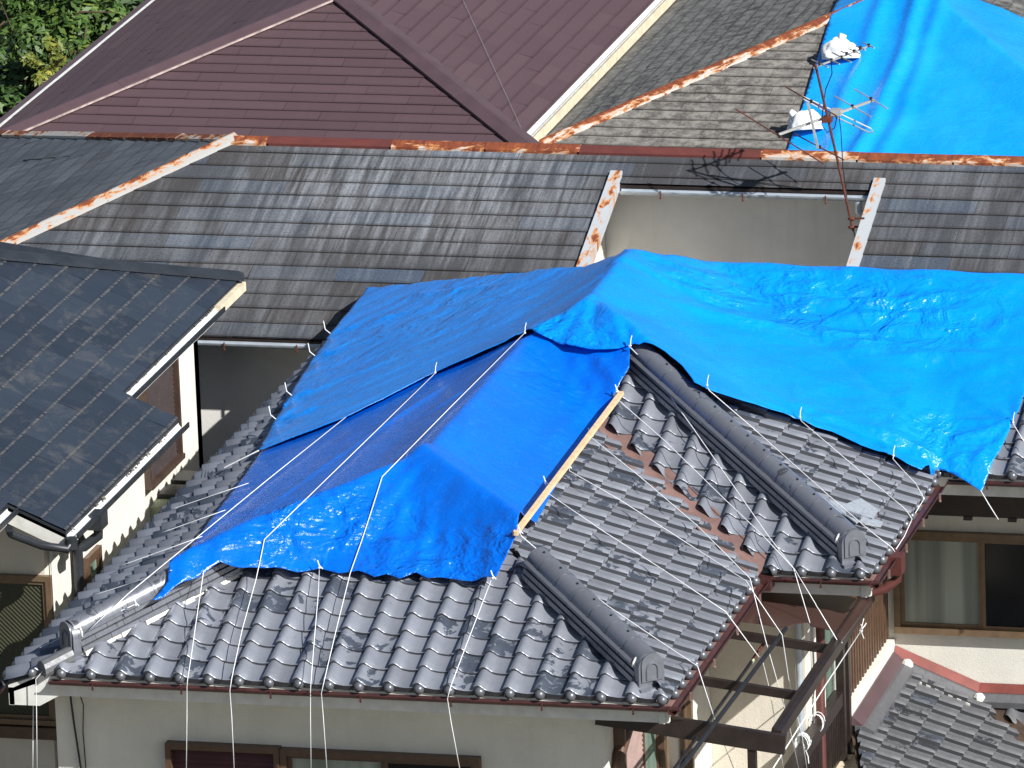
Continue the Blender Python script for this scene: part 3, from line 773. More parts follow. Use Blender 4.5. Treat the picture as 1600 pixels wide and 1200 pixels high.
# door and pipe on the right wall behind the railing
window(house, 'x', XW2, YW2+.5, YW2+1.9, -2.7, -.6, [(.5, 'glass_green'), (.5, 'glass_dark')], 'white_paint', .07, .06)
mb = MB(); mb.tube([(XW2+.08, YW2+.25, -4), (XW2+.08, YW2+.25, -1.5), (XW2+.08, YW2+.32, -1.4), (XW2+.08, YW2+.32, -.7)], .042, 10); mb.build('downpipe', 'red_pipe', house, 40)
mb = MB(); mb.tube([(XW2-.04, YW2-.06, -4), (XW2-.04, YW2-.06, -.4)], .03, 10); mb.build('downpipe', 'grey_metal', house, 40)

# balcony: canopy frame, railing, parapet
can = MB(); XC = 6.43
fl, fr = aY(932, 1116, .50), aY(1217, 1160, .52)
ztop = fl.z+.03
def zc_(x): return fl.z + (fr.z-fl.z)*(x-fl.x)/(fr.x-fl.x)
can.bar((fl.x, .50, fl.z), (fr.x+.06, .50, fr.z-.01), .06, .17)
canopy = can.build('balcony_canopy', 'dark_brown', house)
for ypx in ((1215, 1157), ):
    mb = MB(); mb.bar((XC, .54, zc_(XC)+.05), (XC, 4.50, zc_(XC)+.05), .09, .09); mb.bar((XC-.03, .54, zc_(XC)+.105), (XC-.03, 4.5, zc_(XC)+.105), .02, .02)
    q = mb.build('beam', 'dark_brown', canopy); q.location = (0, 0, 0)
for (px, py) in ((1396-1396+1300, 1015), (1255, 1088)):
    yy = aX(px, py, XC).y if py < 1050 else aX(1252, 1085, XC).y
    yy = aZ(px-5, py, zc_(XC)).y
    mb = MB(); mb.bar((XW1-.02, yy, zc_(XW1)), (XC-.045, yy, zc_(XC)), .055, .075)
    q = mb.build('beam', 'dark_brown', canopy); q.location = (0, 0, 0)
mb = MB(); mb.bar((XW1+.03, .55, zc_(XW1)), (XW1+.03, 4.5, zc_(XW1)), .05, .08); q = mb.build('beam', 'dark_brown', canopy); q.location = (0, 0, 0)
mb = MB(); mb.bar(aY(1175, 1166, .52), aY(1175, 1166, .52)-Vector((0, 0, 3.6)), .07, .07, (0, 1, 0)); q = mb.build('post', 'dark_brown', canopy); q.location = (0, 0, 0)
# remaining broken polycarbonate sheet
rg = random.Random(9); mb = MB()
pl = [(1362, 940), (1314, 1002), (1300, 985), (1268, 978), (1262, 972), (1240, 975), (1222, 981), (1190, 975), (1150, 970), (1138, 962), (1192, 880)]
n_ = Vector((-(fr.z-fl.z)/(fr.x-fl.x), 0, 1)); c_ = n_.dot(Vector((XC, 0, zc_(XC)+.10)))
P = [at(x, y, n_, c_) for x, y in pl]; P[-1] = Vector((XW1, 4.5, zc_(XW1)+.10))
mb.prism(P, (0, 0, -.006)); q = mb.build('roof_sheet', 'panel', canopy); q.location = (0, 0, 0)
rail = MB(); XRl = 5.88
py0 = aX(1317, 1100, XRl).y
ztp, zbt = aX(1312, 1012, XRl).z, aX(1322, 1172, XRl).z
for k, (dy, w_) in enumerate(((0, .075), (.20, .085))):
    rail.bar((XRl+.02, py0-.16+dy, zbt-.05), (XRl+.02, py0-.16+dy, -.45), w_, w_, (0, 1, 0))
railing = rail.build('balcony_railing', 'dark_brown', house)
sc_ = MB(); z0 = aX(1330, 1085, XRl).z; yend = YW3-.06; k = 17
for i in range(k):
    y = py0+.16 + (yend-py0-.16)*(i+.5)/k; sc_.box((XRl-.012, y-.022, z0), (XRl+.012, y+.022, -.45))
sc_.bar((XRl-.03, py0+.1, z0+.12), (XRl-.03, yend, z0+.12), .03, .04); sc_.bar((XRl-.03, py0+.1, -.75), (XRl-.03, yend, -.75), .03, .04)
q = sc_.build('slat_screen', 'brown_frame', railing); q.location = (0, 0, 0)
rl = MB(); zt1 = aX(1309, 1092, XRl).z; yn = 2.6
rl.bar((XRl, py0-.16, zt1), (XRl, yn, zt1), .09, .13)
q = rl.build('handrail', 'dark_brown', railing); q.location = (0, 0, 0)
rl = MB(); k = 40
for i in range(k):
    y = yn + (py0-.2-yn)*(i+.5)/k; rl.box((XRl-.012, y-.012, zbt), (XRl+.012, y+.012, zt1))
rl.bar((XRl, py0-.16, zbt+.03), (XRl, yn, zbt+.03), .035, .04)
q = rl.build('balusters', 'dark_brown', railing); q.location = (0, 0, 0)
mb = MB(); mb.box((XRl-.06, yn, GZ), (XRl+.05, py0+.02, zbt-.06)); mb.box((XRl-.06, py0+.02, GZ), (XRl+.05, YW3-.005, z0-.03)); mb.build('balcony_wall', 'stucco_pale', house)
mb = MB(); mb.box((XRl-.12, yn, zbt-.06), (XRl+.10, py0+.06, zbt-.01)); mb.build('coping', 'cream_board', house)
mb = MB(); mb.box((XW1, .6, -2.85), (XRl-.06, YW2, -2.7)); mb.build('balcony_floor', 'concrete', house)
# lower tiled roof beside the balcony
TL = .417; XQ = XRl+.055
zq = lambda x: aY(1385, 1033, YW3).z - TL*(x-XQ)
CL_ = 1/math.sqrt(1+TL*TL)
xf = aY(1532, 1098, YW3).x; zf = zq(xf)
LR = lambda x, y: Vector((x, y, zq(x)))
LF = lambda x, y: Vector((x, y, zf + TL*(y-YW3)))
XV = 8.6
LRn = at(1345, 1215, (TL, 0, 1), zq(0)); LRn = LR(LRn.x, LRn.y)
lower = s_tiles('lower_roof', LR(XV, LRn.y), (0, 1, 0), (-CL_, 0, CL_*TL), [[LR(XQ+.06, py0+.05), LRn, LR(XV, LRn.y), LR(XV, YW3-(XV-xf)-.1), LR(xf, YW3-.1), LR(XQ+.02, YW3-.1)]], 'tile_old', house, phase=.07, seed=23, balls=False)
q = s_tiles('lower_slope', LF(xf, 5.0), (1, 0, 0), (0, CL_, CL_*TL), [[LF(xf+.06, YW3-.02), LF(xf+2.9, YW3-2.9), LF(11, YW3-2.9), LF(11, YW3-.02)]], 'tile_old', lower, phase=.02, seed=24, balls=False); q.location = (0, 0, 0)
deck('lower_deck', [[LR(XQ, py0+.08), LRn, LR(XV, LRn.y), LR(XV, YW3-(XV-xf)), LR(xf, YW3), LR(XQ, YW3)], [LF(xf, YW3), LF(xf+2.9, YW3-2.9), LF(11, YW3-2.9), LF(11, YW3)]], 'brown_dark', house, .03, .05)
def run(name, pts, prof, side, up, mat):
    mb = MB()
    for a, b in zip(pts, pts[1:]): mb.sweep(a, b, prof, side, up)
    q = mb.build(name, mat, lower); q.location = (0, 0, 0); return q
up = Vector((0, 0, 1))
run('wall_flashing', [Vector((XQ, YW3-.01, zq(XQ)+.13)), Vector((xf, YW3-.01, zf+.13)), Vector((11, YW3-.01, zf+.13))], [(0, -.03), (.07, -.055), (.08, -.035), (.012, .035), (0, .035)], Vector((0, -1, 0)), up, 'red_metal')
run('ridge_course', [Vector((XQ, YW3-.03, zq(XQ)+.02)), Vector((xf, YW3-.03, zf+.02)), Vector((11, YW3-.03, zf+.02))], [(0, 0), (.16, -.04), (.17, .02), (.10, .07), (0, .07)], Vector((0, -1, 0)), up, 'tile_old')
run('wall_flashing', [Vector((XQ-.002, py0+.12, zq(XQ)+.08)), Vector((XQ-.002, YW3-.1, zq(XQ)+.08))], [(0, -.03), (.10, -.06), (.11, -.04), (.012, .05), (0, .05)], Vector((1, 0, 0)), up, 'brown_metal')
run('ridge_course', [Vector((XQ+.03, py0+.1, zq(XQ)-.03)), Vector((XQ+.03, YW3-.2, zq(XQ)-.03))], [(0, 0), (.17, -.07), (.18, .03), (.10, .075), (0, .075)], Vector((1, 0, 0)), up, 'tile_old')
mb = MB(); mb.ball((XQ+.14, YW3-.16, zq(XQ)+.03), .06, (1, 1, .9), 7, 5); q = mb.build('plaster_knob', 'plaster', lower); q.location = (0, 0, 0)
mb = MB(); mb.ball((xf+.02, YW3-.16, zf+.06), .06, (1, 1, .9), 7, 5); q = mb.build('plaster_knob', 'plaster', lower); q.location = (0, 0, 0)
mb = MB()
for i in range(14):
    a = LR(XQ+.22, YW3-.24).lerp(LR(xf, YW3-.24), i/14); b = LR(XQ+.22, YW3-.24).lerp(LR(xf, YW3-.24), (i+1)/14); d_ = Vector((0, -.03-.03*abs(math.sin(i*1.7)), .0))
    mb.hexa([a, b, b+d_, a+d_, a+up*.05, b+up*.05, b+d_+up*.025, a+d_+up*.025])
q = mb.build('mortar', 'concrete', lower); q.location = (0, 0, 0)
mb = MB(); a = Vector((xf, YW3-.02, zf+.025)); b = Vector((xf+2.6, YW3-2.62, zf-TL*2.6+.025)); mb.quad([a+Vector((-.1, -.02, .03)), b+Vector((-.1, -.02, .03)), b, a]); mb.quad([a, b, b+Vector((.02, .12, .05)), a+Vector((.02, .12, .05))])
q = mb.build('valley_flashing', 'brown_dark', lower); q.location = (0, 0, 0)

# ------------------------------------------------------------------ dark slate house on the left
BT = .45; BZ = 0.0; BX1 = aZ(192, 740, 0.0).x
bn = Vector((BT, 0, 1)); bc = BT*BX1 + BZ
def B(x, y): return at(x, y, bn, bc)
def Bp(x, y): return Vector((x, y, bc - BT*x))
black = thing('dark_slate_house', 'cream house with blue-black slate roof and black downpipes, at left of the alley', 'house', (-4.0, 6.5, GZ))
cA = B(365, 432); cTL = B(0, 400); s1 = B(190, 612); s2 = B(270, 650); s3 = B(115, 830); s4 = B(20, 795)
x_lo = (s2.x+s3.x)/2; x_hi = (cA.x+s1.x+s4.x)/3; ys = (s1.y+s2.y)/2; ye_ = (s3.y+s4.y)/2
dirA = (cTL-cA); far = cA + dirA*2.4
BU = Vector((-1, 0, BT)).normalized()
regs = [[Bp(x_hi, ys), Bp(x_hi, cA.y), Vector((far.x, far.y, 0)) and Bp(far.x, far.y), Bp(far.x, ys)],
        [Bp(x_lo, ye_), Bp(x_lo, ys), Bp(far.x, ys), Bp(far.x, ye_)],
        [Bp(x_hi, -2.0), Bp(x_hi, ye_), Bp(far.x, ye_), Bp(far.x, -2.0)]]
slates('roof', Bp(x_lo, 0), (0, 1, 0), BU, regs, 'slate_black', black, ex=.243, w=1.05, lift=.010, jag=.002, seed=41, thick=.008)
deck('roof_deck', regs, 'black_metal', black, .015, .06)
dd = (cA-far).normalized(); dl = Vector((1, 0, -BT)).normalized()
cap_strip('roof_cap', Bp(far.x, far.y), Bp(cA.x, cA.y)+dd*.03, (dl-dd*dl.dot(dd)).normalized(), Vector((.3, 1, -.35)).normalized(), 'black_metal', black, .13, .05, 2.2, 4, .05)
def edge_gutter(x, ya, yb):
    gutter('gutter', (x-.005, ya, bc-BT*x-.045), (x-.005, yb, bc-BT*x-.045), (1, 0, 0), 'white_metal', black, .05, False)
    mb = MB(); mb.bar((x+.104, ya, bc-BT*x-.055), (x+.104, yb, bc-BT*x-.055), .014, .05); mb.build('gutter_edge', 'black_metal', black)
    mb = MB(); mb.box((x-.06, ya, bc-BT*x-.20), (x-.01, yb, bc-BT*x-.02)); mb.build('fascia', 'white_paint', black)
edge_gutter(x_hi, ys, cA.y-.9); edge_gutter(x_lo, ye_+.02, ys); edge_gutter(x_hi, -2.0, ye_-.03)
mb = MB(); mb.box((x_hi-.02, cA.y-.9, bc-BT*x_hi-.12), (x_hi+.06, cA.y+.02, bc-BT*x_hi-.03)); mb.build('fascia', 'cream_board', black)
# debris in the gutter
mb = MB(); rg = random.Random(3)
for i in range(22):
    y = rg.uniform(ye_+.1, ys-.1); mb.ball((x_lo+.002+rg.uniform(0, .04), y, bc-BT*x_lo-.03), rg.uniform(.008, .02), (1, 1.6, .6), 5, 3)
    y = rg.uniform(ys, cA.y-1); mb.ball((x_hi+.002+rg.uniform(0, .02), y, bc-BT*x_hi-.03), rg.uniform(.006, .014), (1, 1.6, .6), 5, 3)
mb.build('gutter_debris', 'soil', black)
BXW = x_lo-.36; BXU = x_hi-.36; ByF = ye_+.42
def bwall(A, Bq, z1, mat, th=.15):
    (x0, y0), (x1, y1) = A, Bq; d = Vector((x1-x0, y1-y0, 0)).normalized(); n = Vector((-d.y, d.x, 0))*th; mb = MB()
    a, b = Vector((x0, y0, GZ)), Vector((x1, y1, GZ)); h = Vector((0, 0, z1-GZ)); mb.hexa([a, b, b+n, a+n, a+h, b+h, b+n+h, a+n+h]); return mb.build('wall', mat, black)
zw = bc - BT*x_lo - .12
bwall((BXW, ByF+.152), (BXW, ys-.02), zw, 'stucco_pale')
bwall((-7.5, ByF), (BXW, ByF), zw, 'stucco_warm')
bwall((BXW-.16, ys-.02), (BXU, ys-.02), zw, 'stucco_pale')
bwall((BXU, ys+.14), (BXU, cA.y-.35), zw, 'stucco_pale')
bwall((BXU, cA.y-.35), (-7.5, cA.y-.35), zw, 'stucco_pale')
# soffit returns at the stepped corner, seen end-on
mb = MB(); mb.prism([Bp(x_hi-.05, ye_)-up*.04, Bp(x_lo-.01, ye_)-up*.04, Bp(x_lo-.01, ye_)-up*.16, Bp(x_lo-.22, ye_)-up*.20, Bp(x_hi-.05, ye_)-up*.20], (0, .05, 0)); mb.build('bargeboard', 'white_paint', black)
mb = MB(); mb.prism([Bp(x_hi-.05, ys)-up*.04, Bp(x_lo-.01, ys)-up*.04, Bp(x_lo-.01, ys)-up*.14, Bp(x_hi-.05, ys)-up*.14], (0, -.04, 0)); mb.build('bargeboard', 'white_paint', black)
mb = MB(); z_ = bc-BT*x_lo
mb.tube([(x_hi+.05, ye_-.10, z_-.02), (x_lo-.2, ye_-.10, z_-.12), (x_lo+.04, ye_-.08, z_-.15), (x_lo+.05, ye_-.02, z_-.10)], .04, 10)
mb.tube([(x_lo+.05, ye_-.02, z_-.06), (x_lo+.05, ye_-.02, z_-.16)], .06, 10)
mb.tube([(x_hi+.05, ye_-.10, z_-.02), (x_hi+.05, ye_-.16, z_+.05)], .04, 8)
mb.build('gutter_pipe', 'black_metal', black, 40)
yp = aX(150, 800, x_lo+.05).y
mb = MB(); mb.box((x_lo-.01, yp-.11, z_-.20), (x_lo+.13, yp+.10, z_-.055))
yq = aX(122, 880, BXW+.07).y
mb.tube([(x_lo+.06, yp, z_-.18), (x_lo+.06, yp, z_-.28), (x_lo-.05, yp-.1, z_-.36), (BXW+.07, yq+.03, z_-.42), (BXW+.07, yq, z_-.5), (BXW+.07, yq, GZ)], .05, 10)
mb.build('downpipe', 'black_metal', black, 40)
mb = MB(); mb.tube([(BXW+.03, ByF+.12, z_-.3), (BXW+.03, ByF+.12, GZ)], .014, 6); mb.build('cable', 'white_metal', black)
y0, y1_ = aX(131, 900, BXW).y, aX(152, 870, BXW).y
window(black, 'x', BXW, y0, y1_, aX(150, 950, BXW).z-.5, aX(140, 862, BXW).z, [(1, 'glass_green')], 'brown_frame', .06, .05)
# projecting shuttered window on the recessed wall
y0, y1_ = aX(217, 690, BXU).y, aX(268, 640, BXU).y
zt_ = aX(262, 578, BXU+.2).z; zl = aX(275, 735, BXU+.2).z
o = window(black, 'x', BXU, y0, y1_, zl-.05, zt_, [(.14, 'glass_curtain'), (.86, 'louvre')], 'brown_dark', .05, .10)
mb = MB(); mb.box((BXU, y0-.03, zt_), (BXU+.15, y1_+.03, zt_+.05)); q = mb.build('hood', 'brown_frame', o); q.location = (0, 0, 0)
# ribbed window on the front wall
a, b = aY(-60, 897, ByF), aY(84, 1086, ByF); xr_ = aY(84, 960, ByF).x
window(black, 'y', ByF, xr_-1.8, xr_, aY(60, 1130, ByF).z, aY(60, 898, ByF).z, [(1, 'glass_rib')], 'bronze', .05, .05)
mb = MB(); mb.box((xr_-1.9, ByF-.10, aY(60, 1150, ByF).z), (xr_+.03, ByF, aY(60, 1132, ByF).z)); mb.build('sill', 'brown_frame', black)

# ------------------------------------------------------------------ weathered slate house behind
SZ = -.50; SY = aZ(400, 528, SZ).y; ST_ = .365; SRY = at(800, 230, (0, -ST_, 1), SZ - ST_*SY).y; SRZ = SZ + ST_*(SRY-SY)
sn = Vector((0, -ST_, 1)); sc0 = SZ - ST_*SY
def S(x, y): return at(x, y, sn, sc0)
def Sp(x, y): return Vector((x, y, sc0 + ST_*y))
grey = thing('weathered_slate_house', 'long house with streaked grey slate roof, rusty ridge and a wall recess, behind the tarps', 'house', (0, 16, GZ))
h0 = S(360, 217); h1 = S(0, 385); hd = (h1-h0); hd2 = Vector((hd.x, hd.y, 0)); 
h2 = h0 + hd*((SY-h0.y)/hd.y)
oTL, oTR, oBL, oBR = S(962, 287), S(1372, 298), S(918, 402), S(1325, 416)
oy = (oTL.y+oTR.y)/2; oxl = (oTL.x+oBL.x)/2; oxr = (oTR.x+oBR.x)/2
SC_ = 1/math.sqrt(1+ST_*ST_); SU = Vector((0, SC_, SC_*ST_)); XS = 9.0
regs = [[Sp(h2.x, SY), Sp(oxl, SY), Sp(oxl, oy), Sp(oxl, SRY), Sp(h0.x, SRY)], [Sp(oxl, oy), Sp(oxr, oy), Sp(oxr, SRY), Sp(oxl, SRY)], [Sp(oxr, SY), Sp(XS, SY), Sp(XS, SRY), Sp(oxr, SRY)]]
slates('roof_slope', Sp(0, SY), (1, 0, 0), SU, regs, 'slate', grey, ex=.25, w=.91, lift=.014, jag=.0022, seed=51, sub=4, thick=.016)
deck('roof_deck', regs, 'dark_brown', grey, .02, .06)
# left slope
kk = hd.z/hd.x
def Sl(x, y): return Vector((x, y, h0.z + (x-h0.x)*ST_*(hd.y/hd.x) if False else h0.z + (x-h0.x)*(-hd.z/-hd.x)))
lp = at(15, 210, Vector((-hd.z/hd.x, 0, 1)), h0.z - hd.z/hd.x*h0.x)
l2 = h0 + (lp-h0)*2.2
SLU = Vector((1, 0, hd.z/hd.x)).normalized()
regL = [[h0, h2, Vector((l2.x, h2.y, h0.z+(l2.x-h0.x)*hd.z/hd.x)), l2]]
slates('roof_slope', h0, (0, -1, 0), SLU, regL, 'slate_side', grey, ex=.25, w=.91, lift=.014, jag=.003, seed=53, sub=4, thick=.014)
deck('roof_deck', regL, 'dark_brown', grey, .02, .06)
mb = MB(); mb.prism([Sp(h0.x, SRY)-up*.03, Sp(XS, SRY)-up*.03, Vector((XS, SRY+3.4, SZ)), Vector((h0.x-3.4, SRY+3.4, SZ))], (0, 0, -.05)); mb.build('roof_slope', 'slate_grey', grey)
# cappings
dF = Vector((0, -1, -ST_)).normalized(); dB = Vector((0, 1, -ST_)).normalized()
cap_strip('ridge_cap', Sp(h0.x, SRY), Sp(XS, SRY), dF, dB, 'rust', grey, .115, .05, 1.62, 5, .035, [.52, .95, .60, .66, .98, .50, .62, .55, .6], cuts=[0] + [(aY(q, 228, SRY)-Sp(h0.x, SRY)).length for q in (420, 612, 760, 905, 1190, 1340, 1490)] + [9.2, 11])
dl_ = Vector((-1, 0, -ST_)).normalized(); dv = hd.normalized()
cap_strip('hip_cap', h0-dv*.05, h2, (dl_-dv*dl_.dot(dv)).normalized(), (dF-dv*dF.dot(dv)).normalized(), 'rust_some', grey, .115, .05, 1.8, 6, .04, [.55, .62, .5, .58])
dv2 = (l2-h0).normalized()
cap_strip('hip_cap', h0, l2, (Vector((0, -1, 0))-dv2*Vector((0, -1, 0)).dot(dv2)).normalized(), (Vector((0, 1, -.5))-dv2*Vector((0, 1, -.5)).dot(dv2)).normalized(), 'rust', grey, .10, .05, 1.5, 7, .035, [.42, .72, .7, .2])
gutter('gutter', (h2.x, SY-.01, SZ-.04), (oxl, SY-.01, SZ-.04), (0, -1, 0), 'grey_metal', grey, .05, True, bmat='pole_rust')
# recess wall and its gutter
gutter('gutter', (oxl+.07, oy-.01, Sp(0, oy).z-.05), (oxr-.06, oy-.01, Sp(0, oy).z-.05), (0, -1, 0), 'grey_metal', grey, .05, True, bmat='pole_rust')
def gbox(name, a, b, mat): return MB().box(a, b).build(name, mat, grey)
gbox('recess_wall', (oxl-.25, oy+.52, GZ), (oxr, oy+.66, Sp(0, oy).z-.04), 'stucco_grey')
mb = MB(); mb.prism([(oxl-.25, SY+.62, GZ), (oxl-.25, oy+.518, GZ), (oxl-.25, oy+.518, Sp(0, oy).z-.06), (oxl-.25, SY+.62, Sp(0, SY+.62).z-.08)], (-.1, 0, 0)); mb.build('recess_side', 'stucco_pale', grey)
mb = MB(); mb.prism([(oxr+.02, SY+.3, GZ), (oxr+.02, oy+.518, GZ), (oxr+.02, oy+.518, Sp(0, oy).z-.06), (oxr+.02, SY+.3, Sp(0, SY+.3).z-.06)], (.1, 0, 0)); mb.build('recess_side', 'stucco_grey', grey)
for (x, sg) in ((oxl, 1), (oxr, -1)):
    mb = MB(); a, b = Sp(x, SY-.02), Sp(x, oy+.14); w0, w1 = (-.075, .05) if sg > 0 else (-.035, .085)
    mb.sweep(a+up*.03, b+up*.03, [(w0, -.02), (w0, .02), (w1, .02), (w1, -.10), (w1-.02*sg, -.10)], Vector((1, 0, 0)), up, (.9 if sg > 0 else .55, .5))
    mb.build('rake_flashing', 'paint_metal', grey)
mb = MB(); zg = Sp(0, oy).z-.1
mb.tube([(oxr-.16, oy-.06, zg), (oxr-.16, oy-.06, zg-.10), (oxr-.10, oy-.03, zg-.17), (oxr-.04, oy-.02, zg-.16)], .04, 10)
mb.build('downpipe', 'grey_metal', grey, 40)
# front wall, dark recess at its left end
xwl = aY(309, 600, SY+.45).x
gbox('wall', (xwl, SY+.45, GZ), (oxl-.13, SY+.6, SZ-.06), 'stucco_grey')
gbox('wall', (xwl, SY+.602, GZ), (xwl+.14, SY+1.6, SZ-.06), 'stucco_grey')
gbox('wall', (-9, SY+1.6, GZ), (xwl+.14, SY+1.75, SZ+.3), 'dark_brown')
gbox('wall', (oxr+.13, SY+.45, GZ), (XS-.4, SY+.6, SZ-.06), 'stucco_grey')
gbox('wall', (-9, SY+6, GZ), (XS-.4, SY+6.15, SZ-.1), 'stucco_grey')
gbox('wall', (XS-.4, SY+.45, GZ), (XS-.25, SY+6.15, SZ-.1), 'stucco_grey')
sl_ = MB()
for i in range(30):
    z = -4.6 + i*.08; sl_.box((xwl-1.6, SY+1.55, z), (xwl+.02, SY+1.598, z+.05))
sl_.build('louvre_screen', 'black_metal', grey)
gbox('beam', (xwl-1.6, SY+1.3, aY(290, 592, SY+1.4).z-.04), (xwl, SY+1.5, aY(290, 592, SY+1.4).z+.03), 'louvre')

# ------------------------------------------------------------------ brown slate house
BY = 25.5
brown = thing('brown_roof_house', 'house with brown painted slate hip roof beyond the rusty ridge, top left', 'house', (-6, 32, GZ-1))
TB = .31
e0 = aY(420, 214, BY); bz0 = e0.z
bfn = Vector((0, -TB, 1)); bfc = bz0 - TB*BY
BF = lambda x, y: at(x, y, bfn, bfc)
BFp = lambda x, y: Vector((x, y, bfc + TB*y))
hl0, hl1 = BF(40, 196), BF(520, -7); hr0, hr1 = BF(812, 218), BF(545, 2)
# apex: meet of the two hips in plan
def meet(p, q, r, s):
    d1, d2 = q-p, s-r; den = d1.x*d2.y-d1.y*d2.x; k = ((r.x-p.x)*d2.y-(r.y-p.y)*d2.x)/den; return p + d1*k
ap = meet(hl0, hl1, hr0, hr1); ap = BFp(ap.x, ap.y)
yb0 = BY-1.2
def along(p, q, y): k = (y-p.y)/(q.y-p.y); v = p+(q-p)*k; return BFp(v.x, v.y)
fl_, fr_ = along(hl0, ap, yb0), along(hr0, ap, yb0)
CB = 1/math.sqrt(1+TB*TB)
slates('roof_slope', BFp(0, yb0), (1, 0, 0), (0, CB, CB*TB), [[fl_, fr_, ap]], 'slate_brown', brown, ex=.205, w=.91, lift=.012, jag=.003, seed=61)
deck('roof_deck', [[fl_, fr_, ap]], 'brown_metal', brown, .02, .06)
tl = (ap.z-fl_.z)/(ap.x-fl_.x); tr = (ap.z-fr_.z)/(fr_.x-ap.x)
nL = Vector((-tl, 0, 1)); cL = ap.z - tl*ap.x; nR = Vector((tr, 0, 1)); cR = ap.z + tr*ap.x
el0, el1 = at(42, 180, nL, cL), at(228, 0, nL, cL); er0, er1 = at(825, 214, nR, cR), at(1008, 0, nR, cR)
xel = (el0.x+el1.x)/2; xer = (er0.x+er1.x)/2; yBk = ap.y+9
Lp = lambda x, y: Vector((x, y, cL + tl*x)); Rp = lambda x, y: Vector((x, y, cR - tr*x))
regs = [[Lp(xel, fl_.y - (xel-fl_.x)*0), fl_, ap, Lp(ap.x, yBk), Lp(xel, yBk)]]
regs = [[Lp(xel, along(hl0, ap, yb0).y + max(0, (xel-fl_.x))*((ap.y-fl_.y)/(ap.x-fl_.x))), ap, Lp(ap.x, yBk), Lp(xel, yBk)]]
slates('roof_slope', Lp(xel, 0), (0, -1, 0), Vector((1, 0, tl)), regs, 'slate_brown', brown, ex=.205, w=.91, lift=.010, jag=.003, seed=62)
deck('roof_deck', regs, 'brown_metal', brown, .02, .06)
yr0 = fr_.y + (fr_.x-xer)*((ap.y-fr_.y)/(fr_.x-ap.x)) if xer < fr_.x else fr_.y
regs = [[Rp(xer, yr0), Rp(xer, yBk), Rp(ap.x, yBk), ap]] if xer <= fr_.x else [[Rp(xer, yb0), Rp(xer, yBk), Rp(ap.x, yBk), ap, fr_]]
slates('roof_slope', Rp(xer, 0), (0, 1, 0), Vector((-1, 0, tr)), regs, 'slate_brown', brown, ex=.205, w=.91, lift=.010, jag=.004, seed=63, sub=4)
deck('roof_deck', regs, 'brown_metal', brown, .02, .06)
bd = Vector((0, -1, -TB)).normalized()
def capd(d, v): return (v - d*v.dot(d)).normalized()
d1 = (ap-fl_).normalized(); d2 = (ap-fr_).normalized()
cap_strip('hip_cap', fl_, ap, capd(d1, Vector((-1, 0, -tl))), capd(d1, bd), 'brown_metal', brown, .15, .08, 4, 8, .05)
cap_strip('hip_cap', fr_, ap, capd(d2, bd), capd(d2, Vector((1, 0, -tr))), 'brown_metal', brown, .17, .10, 4, 9, .05)
mb = MB(); w_ = capd(d1, bd)*.155
mb.bar(fl_+w_+up*.035, ap+w_+up*.035, .03, .02); mb.build('hip_edge', 'pale_edge', brown)
zL = cL+tl*xel; zR = cR-tr*xer
mb = MB(); mb.bar((xel-.03, yb0, zL-.0), (xel-.03, yBk, zL-.0), .022, .03); mb.build('eave_trim', 'white_metal', brown)
mb = MB(); mb.box((xel-.22, yb0, zL-.25), (xel-.08, yBk, zL-.06)); mb.build('fascia', 'brown_metal', brown)
gutter('gutter', (xer-.01, yb0, zR-.02), (xer-.01, yBk, zR-.02), (1, 0, 0), 'white_metal', brown, .06, False)
mb = MB(); mb.box((xer+.115, yb0, zR-.16), (xer+.135, yBk, zR-.05)); mb.box((xer-.06, yb0, zR-.34), (xer+.10, yBk, zR-.085)); mb.build('fascia', 'cream_board', brown)
mb = MB(); mb.box((xel+.4, yb0+.5, GZ-1), (xer-.35, yBk-.5, min(zL, zR)-.25)); mb.build('wall', 'stucco_grey', brown)
p = aY(462+280, 0, 33); mb = MB(); mb.tube([Rp(at(722, 0, nR, cR).x, at(722, 0, nR, cR).y)+up*.03, Rp(at(815, 205, nR, cR).x, at(815, 205, nR, cR).y)+up*.03], .0018, 5); mb.build('wire', 'grey_metal', brown)

# ------------------------------------------------------------------ mossy slate house, top right
MYr = BY+.6; TM = .30
mossy = thing('mossy_slate_house', 'house with mossy grey slate roof and rusty hip, half under a blue tarp, top right', 'house', (6, 33, GZ-1))
mz = aY(900, 222, MYr).z-.02; mfn = Vector((0, -TM, 1)); mfc = mz - TM*MYr
MF = lambda x, y: at(x, y, mfn, mfc)
MFp = lambda x, y: Vector((x, y, mfc + TM*y))
ml0, ml1 = MF(862, 217), MF(1300, 26); mr0, mr1 = MF(1500, 42), MF(1600, 124)
am = meet(ml0, ml1, mr0, mr1); am = MFp(am.x, am.y); ym0 = MYr-1.4
def alo(p, q, y): k = (y-p.y)/(q.y-p.y); v = p+(q-p)*k; return MFp(v.x, v.y)
ml, mr = alo(ml0, am, ym0), alo(mr1, am, ym0)
slates('roof_slope', MFp(0, ym0), (1, 0, 0), (0, CB, CB*TM), [[ml, mr, am]], 'slate_moss', mossy, ex=.205, w=.91, lift=.014, jag=.006, seed=71, sub=4)
tml = (am.z-ml.z)/(am.x-ml.x); tmr = (am.z-mr.z)/(mr.x-am.x)
nML = Vector((-tml, 0, 1)); cML = am.z - tml*am.x
xml = (at(853, 214, nML, cML).x + at(1030, 0, nML, cML).x)/2; yMb = am.y+8
MLp = lambda x, y: Vector((x, y, cML + tml*x)); MRp = lambda x, y: Vector((x, y, am.z - tmr*(x-am.x)))
yk = ml.y + (xml-ml.x)*((am.y-ml.y)/(am.x-ml.x))
regs = [[MLp(xml, yk), am, MLp(am.x, yMb), MLp(xml, yMb)]]
